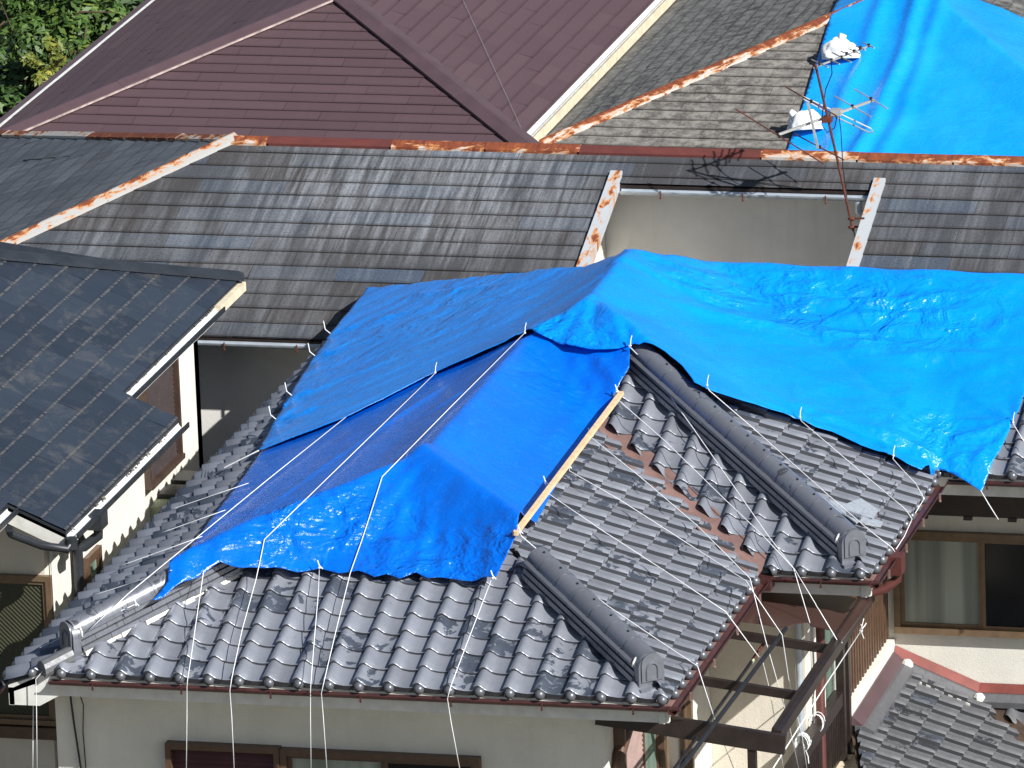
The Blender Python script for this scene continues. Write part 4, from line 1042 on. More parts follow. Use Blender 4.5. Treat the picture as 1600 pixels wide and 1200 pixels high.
slates('roof_slope', MLp(xml, 0), (0, -1, 0), Vector((1, 0, tml)), regs, 'slate_grey', mossy, ex=.205, w=.91, lift=.014, jag=.006, seed=72, sub=4)
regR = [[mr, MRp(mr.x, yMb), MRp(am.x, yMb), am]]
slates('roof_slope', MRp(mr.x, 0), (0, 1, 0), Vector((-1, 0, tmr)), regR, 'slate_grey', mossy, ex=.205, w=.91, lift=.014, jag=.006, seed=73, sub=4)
deck('roof_deck', [[ml, mr, am]]+regs+regR, 'dark_brown', mossy, .02, .06)
dm = (am-ml).normalized()
cap_strip('hip_cap', ml, am, capd(dm, Vector((-1, 0, -tml))), capd(dm, Vector((0, -1, -TM))), 'rust_moss', mossy, .12, .05, 2.0, 10, .035, [.45, .55, .62, .66, .6])
mb = MB(); mb.bar((xml-.03, ym0, cML+tml*xml-.04), (xml-.03, yMb, cML+tml*xml-.04), .10, .05); mb.build('eave_gutter', 'black_metal', mossy)
mb = MB(); mb.box((xml+.35, ym0+.5, GZ-1), (mr.x-.4, yMb-.4, cML+tml*xml-.2)); mb.build('wall', 'stucco_grey', mossy)

# ------------------------------------------------------------------ tarps
def seg_d(px, py, a, b):
    ax, ay = a; bx_, by = b; dx, dy = bx_-ax, by-ay; k = max(0, min(1, ((px-ax)*dx+(py-ay)*dy)/(dx*dx+dy*dy))); return math.hypot(px-ax-k*dx, py-ay-k*dy)
RIDGES = [((.32, .32), (1.5, 1.5), .29, .28), ((1.5, 1.5), (hp, hp), .28, .09), ((WF-.24, .24), (WF-1.5, 1.5), .42, .40, .52), ((WF-1.5, 1.5), (hp, hp), .40, .16, .52), ((WB-.24, Y1+.24), (HX+.42, Y1+HX-.42), .26, .25), ((HX+.42, Y1+HX-.42), (HX, Y1+HX), .25, .12), ((hp, hp), (hp, Y1+hp), .07, .07), ((hp, Y1+hp), (HX, Y1+HX), .08, .10), ((HX, Y1+HX), (HX, 8.72), .12, .13), ((3.99, YR3), (XE, YR3), .10, .0), ((HX, 8.72), (3.99, YR3), .13, .09)]
def seg_dk(px, py, a, b):
    ax, ay = a; bx_, by = b; dx, dy = bx_-ax, by-ay; k = max(0, min(1, ((px-ax)*dx+(py-ay)*dy)/(dx*dx+dy*dy))); return math.hypot(px-ax-k*dx, py-ay-k*dy), k
def tent(x, y, w=.42, pw=1.25):
    h = 0.
    for a, b, h0_, h1_, *ws in RIDGES:
        W__ = ws[0] if ws else w*1.5; d, k = seg_dk(x, y, a, b)
        if d < 1.6:
            q = h0_ + (h1_-h0_)*k
            h = max(h, q*max(0, 1-d/W__)**pw if d > .05 else q*(1-.05/W__)**pw + q*.03*(1-d/.05))
    return h
def fb(x, y, s, seed=0.0): return noise.noise(Vector((x*s+seed, y*s-seed, seed*.7)))
def zplain(x, y):
    z = zr(x, y)
    if y < Y2 and x > WB-.02 : z = -(Y2-y)*.9 if y > Y2-1 else z
    return z
def low_h(x, y): return zplain(x, y) + .105 + tent(x, y, .40, 1.0)
def up_h(x, y):
    z = zplain(x, y) + .14 + tent(x, y, .6)
    # the sheet bridges the inside corner between the two right-hand slopes
    d = abs((WB-x)-(y-Y2))/1.414
    if 3.6 < x < WB and y > Y2-.1: z += .16*math.exp(-(d/.55)**2)*max(0, min(1, (WB-x+.1)/.5))*max(0, min(1, (YR3-.15-y)/1.3))
    return z
def tarp(name, boundary, hf, mat, label, step=.042, wr=None, hem=.012, planpts=None, thick=.004):
    """boundary: plan polygon; the sheet is triangulated inside it and laid on hf"""
    poly = [Vector((p[0], p[1])) for p in boundary]
    # subdivide the edge
    edge = []
    for i in range(len(poly)):
        a, b = poly[i], poly[(i+1) % len(poly)]; k = max(1, int((b-a).length/step))
        for j in range(k): edge.append(a.lerp(b, j/k))
    xs = [p.x for p in poly]; ys_ = [p.y for p in poly]
    def inside(x, y):
        c = False; n = len(poly); j = n-1
        for i in range(n):
            if (poly[i].y > y) != (poly[j].y > y) and x < (poly[j].x-poly[i].x)*(y-poly[i].y)/(poly[j].y-poly[i].y)+poly[i].x: c = not c
            j = i
        return c
    pts = list(edge); rg = random.Random(2); y = min(ys_)
    row = 0
    while y < max(ys_):
        x = min(xs) + (step*.5 if row % 2 else 0)
        while x < max(xs):
            if inside(x, y): pts.append(Vector((x+rg.uniform(-.1, .1)*step, y+rg.uniform(-.1, .1)*step)))
            x += step
        y += step*.866; row += 1
    n = len(edge)
    v, e, f, _, _, _ = geometry.delaunay_2d_cdt(pts, [(i, (i+1) % n) for i in range(n)], [], 1, 1e-5)
    vs = []
    for p in v:
        z = hf(p.x, p.y) + (wr(p.x, p.y) if wr else 0.); vs.append((p.x, p.y, z))
    me = bpy.data.meshes.new(name); me.from_pydata(vs, [], [tuple(q) for q in f])
    me.uv_layers.new(name='UVMap'); me.uv_layers.new(name='rnd')
    bm = bmesh.new(); bm.from_mesh(me); bmesh.ops.recalc_face_normals(bm, faces=bm.faces)
    if sum(q.normal.z for q in bm.faces) < 0: bmesh.ops.reverse_faces(bm, faces=bm.faces)
    bm.to_mesh(me); bm.free()
    o = link(name, me, mat, None, True)
    sm = o.modifiers.new('thickness', 'SOLIDIFY'); sm.thickness = thick; sm.offset = -1
    return tag(o, label, 'tarp')
def hits(pxs, fn): return [(lambda p: (p.x, p.y))(hit(x, y, fn)) for x, y in pxs]

lowpx = [(238, 937), (262, 905), (300, 851), (345, 790), (385, 738), (412, 700)]
lowpx2 = [(984, 545), (983, 574), (957, 620), (966, 616), (940, 656), (880, 738), (806, 838), (790, 872), (774, 904), (752, 903), (720, 907), (690, 903), (668, 904), (650, 895), (625, 905), (604, 898), (585, 902), (560, 893), (530, 897), (500, 889), (465, 893), (430, 887), (380, 888), (345, 880), (300, 905)]
lb = hits(lowpx, low_h) + hits([(470, 640), (600, 590), (700, 545), (820, 492), (880, 488), (930, 500), (975, 522)], low_h) + hits(lowpx2, low_h)
def fold_lines(pxs, fn):
    out = []
    for (x0, y0, x1, y1, amp, wd) in pxs:
        a, b = hit(x0, y0, fn), hit(x1, y1, fn); out.append(((a.x, a.y), (b.x, b.y), amp, wd))
    return out
def folds(x, y, lines):
    w = 0.
    for a, b, amp, wd in lines:
        d, k = seg_dk(x, y, a, b)
        if d < wd*3:
            wob = 1 + .5*noise.noise(Vector((k*7+a[0]*3, amp*50, 0)))
            w += amp*math.exp(-(d/wd)**2)*math.sin(math.pi*min(1, max(0, .06+k*.94)))**.5*wob
    return w
LOWF = fold_lines([(648, 728, 520, 876, .030, .055), (655, 735, 556, 888, -.02, .05), (640, 765, 590, 860, .028, .045), (632, 790, 600, 892, .03, .05), (668, 800, 652, 893, .028, .05), (700, 830, 690, 900, .03, .05), (735, 850, 722, 903, .028, .045), (770, 820, 768, 898, .03, .04),
    (700, 600, 560, 690, .018, .05), (760, 590, 640, 660, .014, .05), (560, 690, 420, 790, .016, .05), (900, 560, 870, 640, .016, .06), (935, 575, 850, 700, .014, .06), (740, 640, 720, 700, .014, .05), (600, 730, 430, 850, .018, .06), (480, 800, 330, 866, .015, .05), (930, 555, 968, 600, .03, .05), (905, 550, 950, 612, -.02, .05)], low_h)
UPF = fold_lines([(925, 463, 862, 528, .024, .05), (925, 463, 893, 538, .022, .05), (928, 463, 930, 543, -.02, .05), (932, 463, 972, 534, .03, .045), (940, 470, 1010, 540, .018, .06),
    (1000, 436, 1590, 562, .028, .16), (1020, 400, 1330, 436, .024, .05), (1070, 420, 1300, 462, .022, .05), (1190, 425, 1420, 432, .026, .045), (1160, 446, 1400, 470, -.022, .05), (1230, 470, 1420, 478, .026, .05), (1260, 480, 1600, 452, .028, .06), (1320, 500, 1600, 478, .022, .06), (1380, 440, 1600, 446, .022, .05), (1040, 470, 1240, 520, .018, .08), (1090, 560, 1400, 690, .014, .12), (1250, 590, 1540, 640, .014, .12), (1583, 662, 1440, 640, .022, .05), (1583, 662, 1480, 690, .024, .05), (1583, 662, 1500, 610, .02, .05), (1395, 712, 1370, 660, .02, .05), (1250, 652, 1240, 600, .018, .05), (1540, 700, 1520, 745, .03, .05), (1500, 712, 1490, 738, .026, .04),
    (580, 450, 900, 400, .018, .06), (590, 470, 820, 440, .016, .06), (516, 522, 700, 470, .022, .05), (494, 558, 640, 520, .022, .05), (456, 622, 620, 560, .022, .05), (431, 656, 560, 620, .02, .05), (560, 640, 800, 545, .012, .06), (700, 480, 930, 410, .014, .07)], up_h)
def wr_low(x, y):
    w = .012*fb(x, y, 1.6, 3.1) + .005*fb(x*1.6+y, y*1.2-x*.5, 4.0, 1.7)
    # loose folds over the front right hip
    d = math.hypot(x-3.4, y-1.3); w += .022*math.exp(-(d/1.1)**2)*abs(fb(x, y, 3.2, 8.8))*2
    w += folds(x, y, LOWF)
    d = math.hypot(x-WF+1.2, y-1.15); w += .03*math.exp(-(d/.6)**2)*fb(x*1.8, y*1.2, 4.0, 2.2)
    if y < 1.6 and T*y <= min(T*x, T*(WF-x))+.02: w += .016*math.sin((x-.537)/.265*2*math.pi)*max(0, 1-(y-.95)/.45)*.9
    return w
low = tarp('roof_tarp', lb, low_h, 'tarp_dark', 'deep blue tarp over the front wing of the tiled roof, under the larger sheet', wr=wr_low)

uppx = [(820, 519), (680, 582), (540, 652), (404, 704), (417, 680), (430, 655), (450, 622), (468, 592), (492, 556), (516, 521), (545, 487), (572, 452), (574, 444), (583, 434)]
uppx2 = [(1592, 640), (1583, 662), (1562, 705), (1534, 769), (1515, 757), (1492, 742), (1478, 736), (1462, 735), (1440, 733), (1418, 724), (1395, 714), (1345, 694), (1300, 673), (1250, 655), (1215, 643), (1180, 632), (1140, 618), (1105, 606), (1085, 596), (1066, 572), (1040, 549), (1020, 538), (985, 537), (958, 545), (925, 546), (890, 541), (862, 530), (840, 523)]
RX_ = hit(1583, 662, up_h).x
uppx2[0] = (1593, 640)
ub = hits(uppx, up_h) + [(.1, 12.15), (1.4, 11.3), (3.2, 9.6), (4.1, 10.1), (RX_+.03, 10.1), (RX_+.03, 9.4)] + hits(uppx2, up_h)
def wr_up(x, y):
    w = .012*fb(x, y, 1.1, 4.4)
    # long stretched folds on the right part
    if x > 3.2:
        u = (x-3.3)*.75-(y-8.7)*.66; v = (x-3.3)*.66+(y-8.7)*.75
        w += .022*fb(u*2.6, v*.5, 1.0, 5.5) + .009*abs(fb(u*5, v*.9, 1.0, 9.1))
        if y > 7.6: w += .05*min(1, (y-7.6)/.8)*max(.1, min(1, (9.35-y)/.7))*(abs(fb(x*1.6+y*.6, y*4.2-x*1.1, 1.0, 6.1))+.5*fb(x*3.1, y*7-x*1.5, 1., 2.2))*(1 if x < 6.9 else .4)
    else:
        u = x*.7+y*.7; v = -x*.7+y*.7
        w += .016*fb(x*.8+y*1.4, y*3.0-x*1.9, 1.0, 3.3) + .007*abs(fb(x*2, y*5-x*3, 1.0, 7.3))
    w += folds(x, y, UPF)
    # gathers around the tie points on the left edge
    for (tx, ty) in TIES:
        d = math.hypot(x-tx, y-ty)
        if d < .8:
            a = math.atan2(y-ty, x-tx); w += .020*math.sin(a*9)*math.exp(-d/.28)*min(1, d/.12)
    return w
TIES = hits([(516, 525), (492, 562), (455, 625), (430, 662), (1583, 664), (985, 545), (820, 524), (1395, 712), (1250, 652)], up_h)
up_t = tarp('roof_tarp', ub, up_h, 'tarp', 'large bright blue tarp stretched over the main ridge of the tiled house', wr=wr_up)
mb = MB(); p = [hit(x, y, up_h, .012) for x, y in ((968, 390), (985, 384), (981, 391), (966, 394))]
mb.prism(p, (0, 0, .004)); q = mb.build('tarp_label', 'bag', up_t); q.location = (0, 0, 0)

# far tarp on the mossy roof
def zm(x, y): return min(mfc+TM*y, am.z - tmr*(x-am.x), cML + tml*x)
def far_h(x, y):
    d = seg_d(x, y, (mr.x, mr.y), (am.x, am.y)); return zm(x, y) + .05 + .10*max(0, 1-d/.5)
fp = hits([(1228, 240), (1252, 170), (1276, 95), (1298, 25), (1312, -6)], far_h)
fbnd = [fp[0]] and [(fp[0][0]-.02, ym0)] + fp + [(am.x, am.y+.8), (am.x+.2, am.y+1.6)] + hits([(1520, -4), (1570, 14), (1640, 45)], far_h) + [(mr.x-.2, ym0)]
def low_s(x, y): return low_h(x, y) + max(0., wr_low(x, y)) + .006
def up_s(x, y): return up_h(x, y) + max(0., wr_up(x, y)) + .006
def wr_far(x, y):
    fx = fp[0][0]
    u = (x-fp[2][0]) - .02*(y-fp[2][1])
    w = .014*fb(x, y, 1.8, 2.5) + .008*abs(fb(x*2.5-y, y*1.2+x, 2.2, 6.5))
    for k, (c, a) in enumerate(((.55, .06), (.95, .085), (1.25, .04))):
        w += a*math.exp(-((u-c-.12*fb(0, y, 1.1, k+1.))/.09)**2)
    return w
tarp('roof_tarp', fbnd, far_h, 'tarp_far', 'pale blue tarp weighted by sandbags on the far mossy slate roof', wr=wr_far, step=.06)

# ------------------------------------------------------------------ sandbags
def sandbag(px, py, label, wd, ht, seed, knot):
    c = hit(px, py, far_h, 0.02); rg = random.Random(seed); bm = bmesh.new()
    bmesh.ops.create_icosphere(bm, subdivisions=4, radius=1)
    for v in bm.verts:
        n = noise.noise(v.co*1.7 + Vector((seed, 0, 0)))*.22 + abs(noise.noise(v.co*3.6 + Vector((0, seed, 0))))*.16
        p = v.co*(1+n-.05); x = math.copysign(abs(p.x)**.8, p.x); 
        v.co = Vector((x*wd/2, p.y*.17, max(-.05, p.z*ht*.5)))
    me = bpy.data.meshes.new('sandbag'); bm.to_mesh(me); bm.free()
    root = thing('sandbag', label, 'sandbag', c + up*.05)
    root.rotation_euler = (R(-16), 0, R(12+seed*3))
    o = link('sack', me, 'bag', root, True); o.location = (0, 0, 0)
    mb = MB()
    if knot:
        mb.tube([(.02, 0, ht*.40), (.03, 0, ht*.55), (.045, .0, ht*.64)], .05, 8, .045)
    else:
        mb.tube([(-.12, -.02, ht*.34), (-.15, -.02, ht*.44), (-.17, -.02, ht*.5)], .05, 8, .035)
    k = mb.build('knot', 'bag', root, True); k.location = (0, 0, 0)
sandbag(1313, 92, 'white sandbag with a tied knob on top, upper of two on the far blue tarp', .46, .38, 1, True)
sandbag(1258, 203, 'white sandbag sitting low at the edge of the far blue tarp, behind the antenna mast', .44, .36, 3, False)

# ------------------------------------------------------------------ TV antenna
yb_ = oy-.55
base = aY(1333, 356, yb_)
ant = thing('tv_antenna', 'rusty leaning mast with two television aerials, above the recess of the slate roof', 'antenna', base)
# the mast leans to the left and a little forwards
def aM(x, y, dy=0.): return aY(x, y, yb_+dy)
def part(mb, name, mat, parent=ant, smooth=40):
    q = mb.build(name, mat, parent, smooth)
    if parent is not ant: q.location = (0, 0, 0)
    return q
top = aM(1274, 100, -.1)
part(MB().tube([base-up*.03, aM(1304, 230, -.05), top], .0135, 10), 'mast', 'pole_rust')
bk = MB(); 
for pyy in (342, 355):
    p = aM(1331, pyy); bk.bar(p+Vector((-.04, 0, 0)), Vector((oxr+.0, yb_, p.z+.01)), .018, .018); bk.ball(p, .03, (1.2, 1, .8), 6, 4)
part(bk, 'bracket', 'pole_rust')
def aerial(cx, boomA, boomB, els, boom_r, name, dy0, dy1):
    A, Bq = aM(*boomA, dy0), aM(*boomB, dy1)
    mb = MB(); mb.bar(A, Bq, boom_r*2, boom_r*2); bo = part(mb, name, 'alu')
    for (ax_, ay_, bx_, by_, dk) in els:
        pa, pb = aM(ax_, ay_), aM(bx_, by_)
        cpx = ((ax_+bx_)/2, (ay_+by_)/2)
        kk_ = max(0, min(1, (cpx[0]-boomA[0])/(boomB[0]-boomA[0]))); dyc = dy0+(dy1-dy0)*kk_
        pa, pb = aM(ax_, ay_, dyc+.18), aM(bx_, by_, dyc-.18)
        part(MB().tube([pa, pb], .0075 if dk else .009, 6), 'element', 'pole_rust' if dk == 2 else 'alu', bo)
        c = (pa+pb)/2; part(MB().box(c-Vector((.013, .013, .015)), c+Vector((.013, .013, .018))), 'clamp', 'black', bo)
    return bo
b1 = aerial(None, (1217, 210), (1366, 156), [(1149, 170, 1287, 256, 2), (1228, 136, 1307, 181, 2), (1243, 210, 1319, 250, 2), (1304, 150, 1360, 182, 1), (1335, 139, 1387, 170, 1)], .012, 'vhf_aerial', -.25, .2)
# folded dipole and its box
lp_ = [(1253, 150), (1300, 172), (1361, 201), (1364, 206), (1358, 207), (1300, 180), (1252, 153)]
part(MB().tube([aM(x, y, .05) for x, y in lp_], .008, 6), 'folded_dipole', 'alu', b1)
c = aM(1307, 175); part(MB().box(c-Vector((.05, .05, .03)), c+Vector((.05, .05, .03))), 'junction_box', 'alu', b1)
part(MB().bar(aM(1262, 160, -.15), aM(1278, 232, -.15), .03, .02), 'strut', 'alu', b1)
c = aM(1293, 186, -.06); part(MB().box(c-Vector((.045, .045, .03)), c+Vector((.045, .045, .03))), 'mast_clamp', 'pole_rust', b1)
b2 = aerial(None, (1271, 106), (1360, 71), [(1268, 93, 1294, 105, 1), (1286, 88, 1312, 100, 1), (1300, 82, 1330, 97, 1), (1314, 80, 1332, 88, 1), (1326, 76, 1344, 84, 1), (1337, 72, 1352, 78, 1), (1349, 67, 1366, 75, 1)], .008, 'uhf_aerial', -.1, .2)
part(MB().tube([aM(1299, 98, .05), aM(1300, 115, .05), aM(1290, 140, .03), aM(1286, 170, .0), aM(1284, 195, 0), aM(1292, 207, 0), aM(1304, 200, 0), aM(1308, 182, 0)], .006, 6), 'cable', 'black')
part(MB().tube([aM(1311, 182, .02), aM(1314, 205, 0), aM(1317, 260, -.02), aM(1324, 315, -.02), aM(1331, 350, 0), aM(1340, 385, .02)], .006, 6), 'cable', 'black')

# ------------------------------------------------------------------ timber batten
def anyh(x, y): return max(zplain(x, y)+.09 + .0*x, -50)
p0, p1 = hit(971, 614, low_h, .03), hit(805, 834, low_h, .03)
tag(MB().bar(p0, p1, .045, .035).build('timber_batten', 'wood'), 'pale wooden batten holding down the right edge of the deep blue tarp', 'batten')

# ------------------------------------------------------------------ ropes
def surf(lst, lift=.02, fn=None):
    out = []
    for q in lst:
        out.append(hit(q[0], q[1], (lambda a, b: max(fn(a, b) if fn else zplain(a, b)+.08, zplain(a, b)+.08)), lift))
    return out
def on(pxs, hfun, lift=.015):
    out = []
    for (xa, ya), (xb, yb) in zip(pxs, pxs[1:]):
        k = max(1, int(math.hypot(xb-xa, yb-ya)/16))
        out += [(xa+(xb-xa)*j/k, ya+(yb-ya)*j/k) for j in range(k)]
    return [hit(x, y, hfun, lift) for x, y in out + [pxs[-1]]]
tile_h = lambda x, y: zplain(x, y)+.085
def hang(pxs, yy=-.125): return [aY(x, y, yy) for x, y in pxs]
def dense(pts, k=6, sag=0.0):
    out = []
    for a, b in zip(pts, pts[1:]):
        for j in range(k): 
            t_ = j/k; out.append(a.lerp(b, t_) + up*(-sag*4*t_*(1-t_)*(b-a).length))
    return out + [pts[-1]]
G1 = 'ropes from the tarps to the ground'
rope('rope', on([(819, 521)], up_s) + on([(700, 640), (597, 745), (583, 790), (565, 845), (547, 896)], low_s, .02) + on([(525, 985), (505, 1070)], tile_h, .085) + hang([(502, 1083), (505, 1120), (511, 1205)]), 'long white rope from the tip of the big tarp hem down to the front eave', group=G1)
rope('rope', on([(680, 583)], up_s) + on([(560, 700), (413, 843), (408, 868)], low_s, .02) + on([(400, 905), (378, 985), (362, 1060)], tile_h, .085) + hang([(359, 1079), (362, 1120), (366, 1205)]), 'white rope from the big hem down tarp and tiles, bent at the left hip crease', group=G1)
rope('rope', on([(540, 652)], up_s) + on([(420, 748), (310, 838), (262, 877)], low_s, .02) + on([(200, 928), (134, 989)], lambda x, y: low_s(x, y) if x < .9 and y > .2 else tile_h(x, y), .10), 'white rope slanting from the big tarp hem to the end tile of the left hip', group=G1)
rope('rope', [aY(103, 1014, .15), aY(70, 1045, -.02), aY(56, 1061, -.06)] + [aY(57, 1110, -.06), aY(58, 1205, -.06)], 'white rope bending over the front left roof corner and hanging down', group=G1)
rope('rope', [aY(52, 1103, .3), aY(51, 1205, .3)], 'thin rope hanging straight below the white boxed eave end', .005, group=G1)
rope('rope', on([(339, 879), (326, 886), (318, 893)], low_s, .03) + on([(308, 960), (298, 1030), (293, 1062)], tile_h, .06) + hang([(292, 1074), (292, 1120), (291, 1205)]), 'white rope crossing the left hip ridge and hanging in front of the shutter', group=G1)
rope('rope', on([(499, 887)], low_s, .02) + on([(497, 930), (491, 1000), (486, 1062)], tile_h, .085) + hang([(485, 1079), (485, 1120), (486, 1205)]), 'white rope hanging nearly straight from the middle of the lower tarp hem', group=G1)
rope('rope', on([(769, 902)], low_s, .02) + on([(745, 965), (720, 1030), (703, 1076)], tile_h, .085) + hang([(699, 1092), (705, 1130), (719, 1205)]), 'white rope from the right end of the lower tarp hem over the front gutter', group=G1)
G2 = 'ropes from the tarps to the balcony'
ev = lambda px, py, z=.0: aX(px, py, WF+.13)
rope('rope', on([(812, 833), (815, 838)], low_s, .04) + on([(860, 876), (950, 947), (1040, 1008)], tile_h, .075) + [aX(1090, 1041, WF+.14), aX(1104, 1085, 5.9), aX(1118, 1128, 5.9), aX(1150, 1210, 5.9)], 'white rope from the foot of the wooden batten over the wing eave', group=G2)
rope('rope', on([(852, 752), (855, 770)], low_s, .04) + on([(935, 825), (1040, 893)], tile_h, .075) + [aX(1134, 956, WF+.14), aX(1192, 1035, 6.0), aX(1203, 1080, 6.0), aX(1218, 1168, 6.0), aX(1226, 1210, 6.0)], 'white rope from the lower batten tie, bent at the canopy bar', group=G2)
rope('rope', on([(889, 728), (890, 736)], low_s, .04) + on([(970, 782), (1085, 856)], tile_h, .075) + [aX(1166, 908, WF+.14), aX(1180, 930, 5.9), aX(1222, 992, 6.1), aX(1232, 1060, 6.1), aX(1253, 1150, 6.1), aX(1262, 1210, 6.1)], 'white rope from the middle of the batten past the laundry poles', group=G2)
rope('rope', on([(920, 676), (924, 684)], low_s, .04) + on([(1000, 745), (1090, 822)], tile_h, .075) + [aX(1172, 904, WF+.14), aX(1196, 1000, 6.0), aX(1230, 1120, 6.0), aX(1250, 1210, 6.0)], 'white rope from the upper batten tie to the valley end of the eave', group=G2)
rope('rope', on([(964, 606), (968, 627)], low_s, .05) + on([(1040, 690), (1130, 778), (1190, 835)], tile_h, .085) + [aY(1240, 888, Y1-.14), aY(1266, 975, Y1-.3), aY(1268, 1060, Y1-.3), aY(1272, 1130, Y1-.3)], 'white rope from the top of the batten across the valley to the short gutter', group=G2)
rope('rope', on([(982, 540)], up_s, .03) + on([(1010, 568), (1080, 665), (1150, 765), (1200, 837)], tile_h, .06) + [aY(1243, 892, Y1-.14), aX(1275, 945, XC), aX(1308, 1000, XC), aX(1316, 1004, XC+.05), aX(1303, 1006, XC-.05)], 'white rope beside the upper hip ridge, knotted round the canopy beam', group=G2)
rope('rope', on([(1104, 603), (1108, 610)], up_s, .02) + on([(1180, 672), (1290, 770), (1360, 830)], tile_h, .075) + [aX(1394, 856, WB+.12), aX(1398, 862, WB+.13), aX(1388, 872, WB+.05)], 'white rope from the left part of the tarp edge, tied to the gutter outlet', group=G2)
rope('rope', on([(1249, 651), (1252, 658)], up_s, .02) + on([(1320, 716), (1390, 775)], tile_h, .075) + [aX(1416, 797, WB+.12), aX(1425, 811, WB+.13), aX(1413, 838, WB+.10), aX(1400, 858, WB+.10)], 'white rope from the middle of the tarp edge, bent down along the gutter', group=G2)
rope('rope', on([(1397, 711), (1395, 717)], up_s, .02) + on([(1410, 734)], tile_h, .085) + [aX(1432, 757, WB+.1), aX(1444, 779, WB+.12), aX(1430, 802, WB+.1)], 'short white rope near the inner roof corner, ending at the gutter', group=G2)
rope('rope', on([(1583, 655), (1584, 664)], up_s, .02) + on([(1604, 696)], tile_h, .085), 'white rope at the right picture edge, from the tarp side hem', group=G2)
pz_ = hit(1532, 766, up_s, .0)
rope('rope', [pz_, pz_+(aY(1545, 788, pz_.y-.05)-pz_), aY(1560, 812, pz_.y-.05)], 'loose grey cord dangling from the hanging tarp corner', .005, group=G2)
rope('rope', [aX(1347, 983, 6.05), aX(1290, 1070, 6.2), aX(1205, 1205, 6.5)], 'taut white rope slanting down from the slat screen in front of the balcony', .006, group=G2)
mb = MB(); p = aX(1345, 985, 6.0)
for a_, b_ in ((-.05, .07), (.03, .09), (.10, .02), (.02, -.08)): mb.tube([p, p+Vector((.02, a_, b_)), p+Vector((.02, a_*1.5, b_*1.1))], .005, 5)
mb.ball(p, .02, n=6, m=4); tag(mb.build('rope_knot', 'rope'), 'white knot with loose ends tied to the slat screen', 'knot')
# rope lashings on the handrail
for (px_, py_, lab) in ((1276, 1130, 'white cord lashing round the handrail, the farther one'), (1254, 1160, 'tangle of white cord round the handrail, the nearer one')):
    c = aX(px_, py_, XRl); mb = MB(); rg = random.Random(px_)
    for k in range(3 if px_ > 1260 else 6):
        o_ = rg.uniform(-.06, .06); mb.tube([c+Vector((.064*math.cos(a_), o_+.03*math.sin(a_*.5+k), .085*math.sin(a_))) for a_ in [2*math.pi*j/12 for j in range(13)]], .0045, 5)
    if px_ < 1260: mb.tube([c, c+Vector((.08, -.15, -.08)), c+Vector((.1, -.22, -.12))], .0045, 5)
    tag(mb.build('cord_lashing', 'rope'), lab, 'cord')
# thin cords from the left edge of the lower tarp across the tiles to the eave
G3 = 'thin cords across the left tile slope'
for i, (x0, y0, x1, y1_, lab) in enumerate(((404, 704, 350, 731, 'white cord from the bottom tip of the large tarp to the left eave'), (388, 755, 262, 798, 'thin cord over the left tiles, uppermost of those from the deep blue tarp'),
        (352, 797, 248, 834, 'thin cord over the left tiles, second from the top of the deep blue tarp'), (316, 838, 186, 885, 'thin cord over the left tiles, middle of the deep blue tarp edge'),
        (268, 891, 140, 932, 'thin cord over the left tiles, next above the lowest one'), (214, 943, 62, 1012, 'thin cord over the left tiles, lowest one, from the tarp tip'))):
    rope('cord', on([(x0, y0)], low_s if i else up_s, .02) + on([((x0+x1)/2, (y0+y1_)/2), (x1, y1_)], tile_h, .03), lab, .0035 if i else .006, group=G3)
# short ties on the tarp edges: parts of the tarp
for (px_, py_) in ((516, 521), (492, 556), (456, 618), (431, 655)):
    p = hit(px_, py_, up_s, .02); mb = MB(); mb.tube([p, p+Vector((-.05, .0, .04)), p+Vector((-.07, .02, .12))], .005, 5); q = mb.build('tie_cord', 'rope', up_t); q.location = (0, 0, 0)
for (px_, py_) in ((820, 520), (680, 582), (985, 540), (1105, 602), (1250, 652), (1396, 712), (1583, 660)):
    p = hit(px_, py_, up_s, .02); mb = MB(); mb.tube([p, p+Vector((.0, .02, .05)), p+Vector((.01, .03, .09))], .005, 5); mb.ball(p, .011, n=6, m=4); q = mb.build('tie_cord', 'rope', up_t); q.location = (0, 0, 0)
for (px_, py_) in ((212, 945), (922, 680), (888, 730), (852, 755), (812, 832), (964, 612), (770, 903), (499, 887)):
    p = hit(px_, py_, low_s, .05); mb = MB(); mb.tube([p+Vector((.03, 0, -.01)), p+Vector((0, .0, .02)), p+Vector((-.02, .02, .06))], .005, 5); mb.ball(p, .012, n=6, m=4); q = mb.build('tie_cord', 'rope', low); q.location = (0, 0, 0)
# black cables on the front left wall corner
rope('cable', [(XW0+.14, YW0-.03, -.2), (XW0+.17, YW0-.03, -.6), (XW0+.25, YW0-.03, -1.4)], 'black cable running down the front wall corner, the left one', .010, 'black', 'black cables on the front wall', 'cable')
rope('cable', [(XW0+.20, YW0-.04, -.2), (XW0+.27, YW0-.04, -.45), (XW0+.25, YW0-.03, -.7), (XW0+.27, YW0-.03, -1.4)], 'black cable bowing out beside the straighter one on the front wall', .006, 'black', 'black cables on the front wall', 'cable')

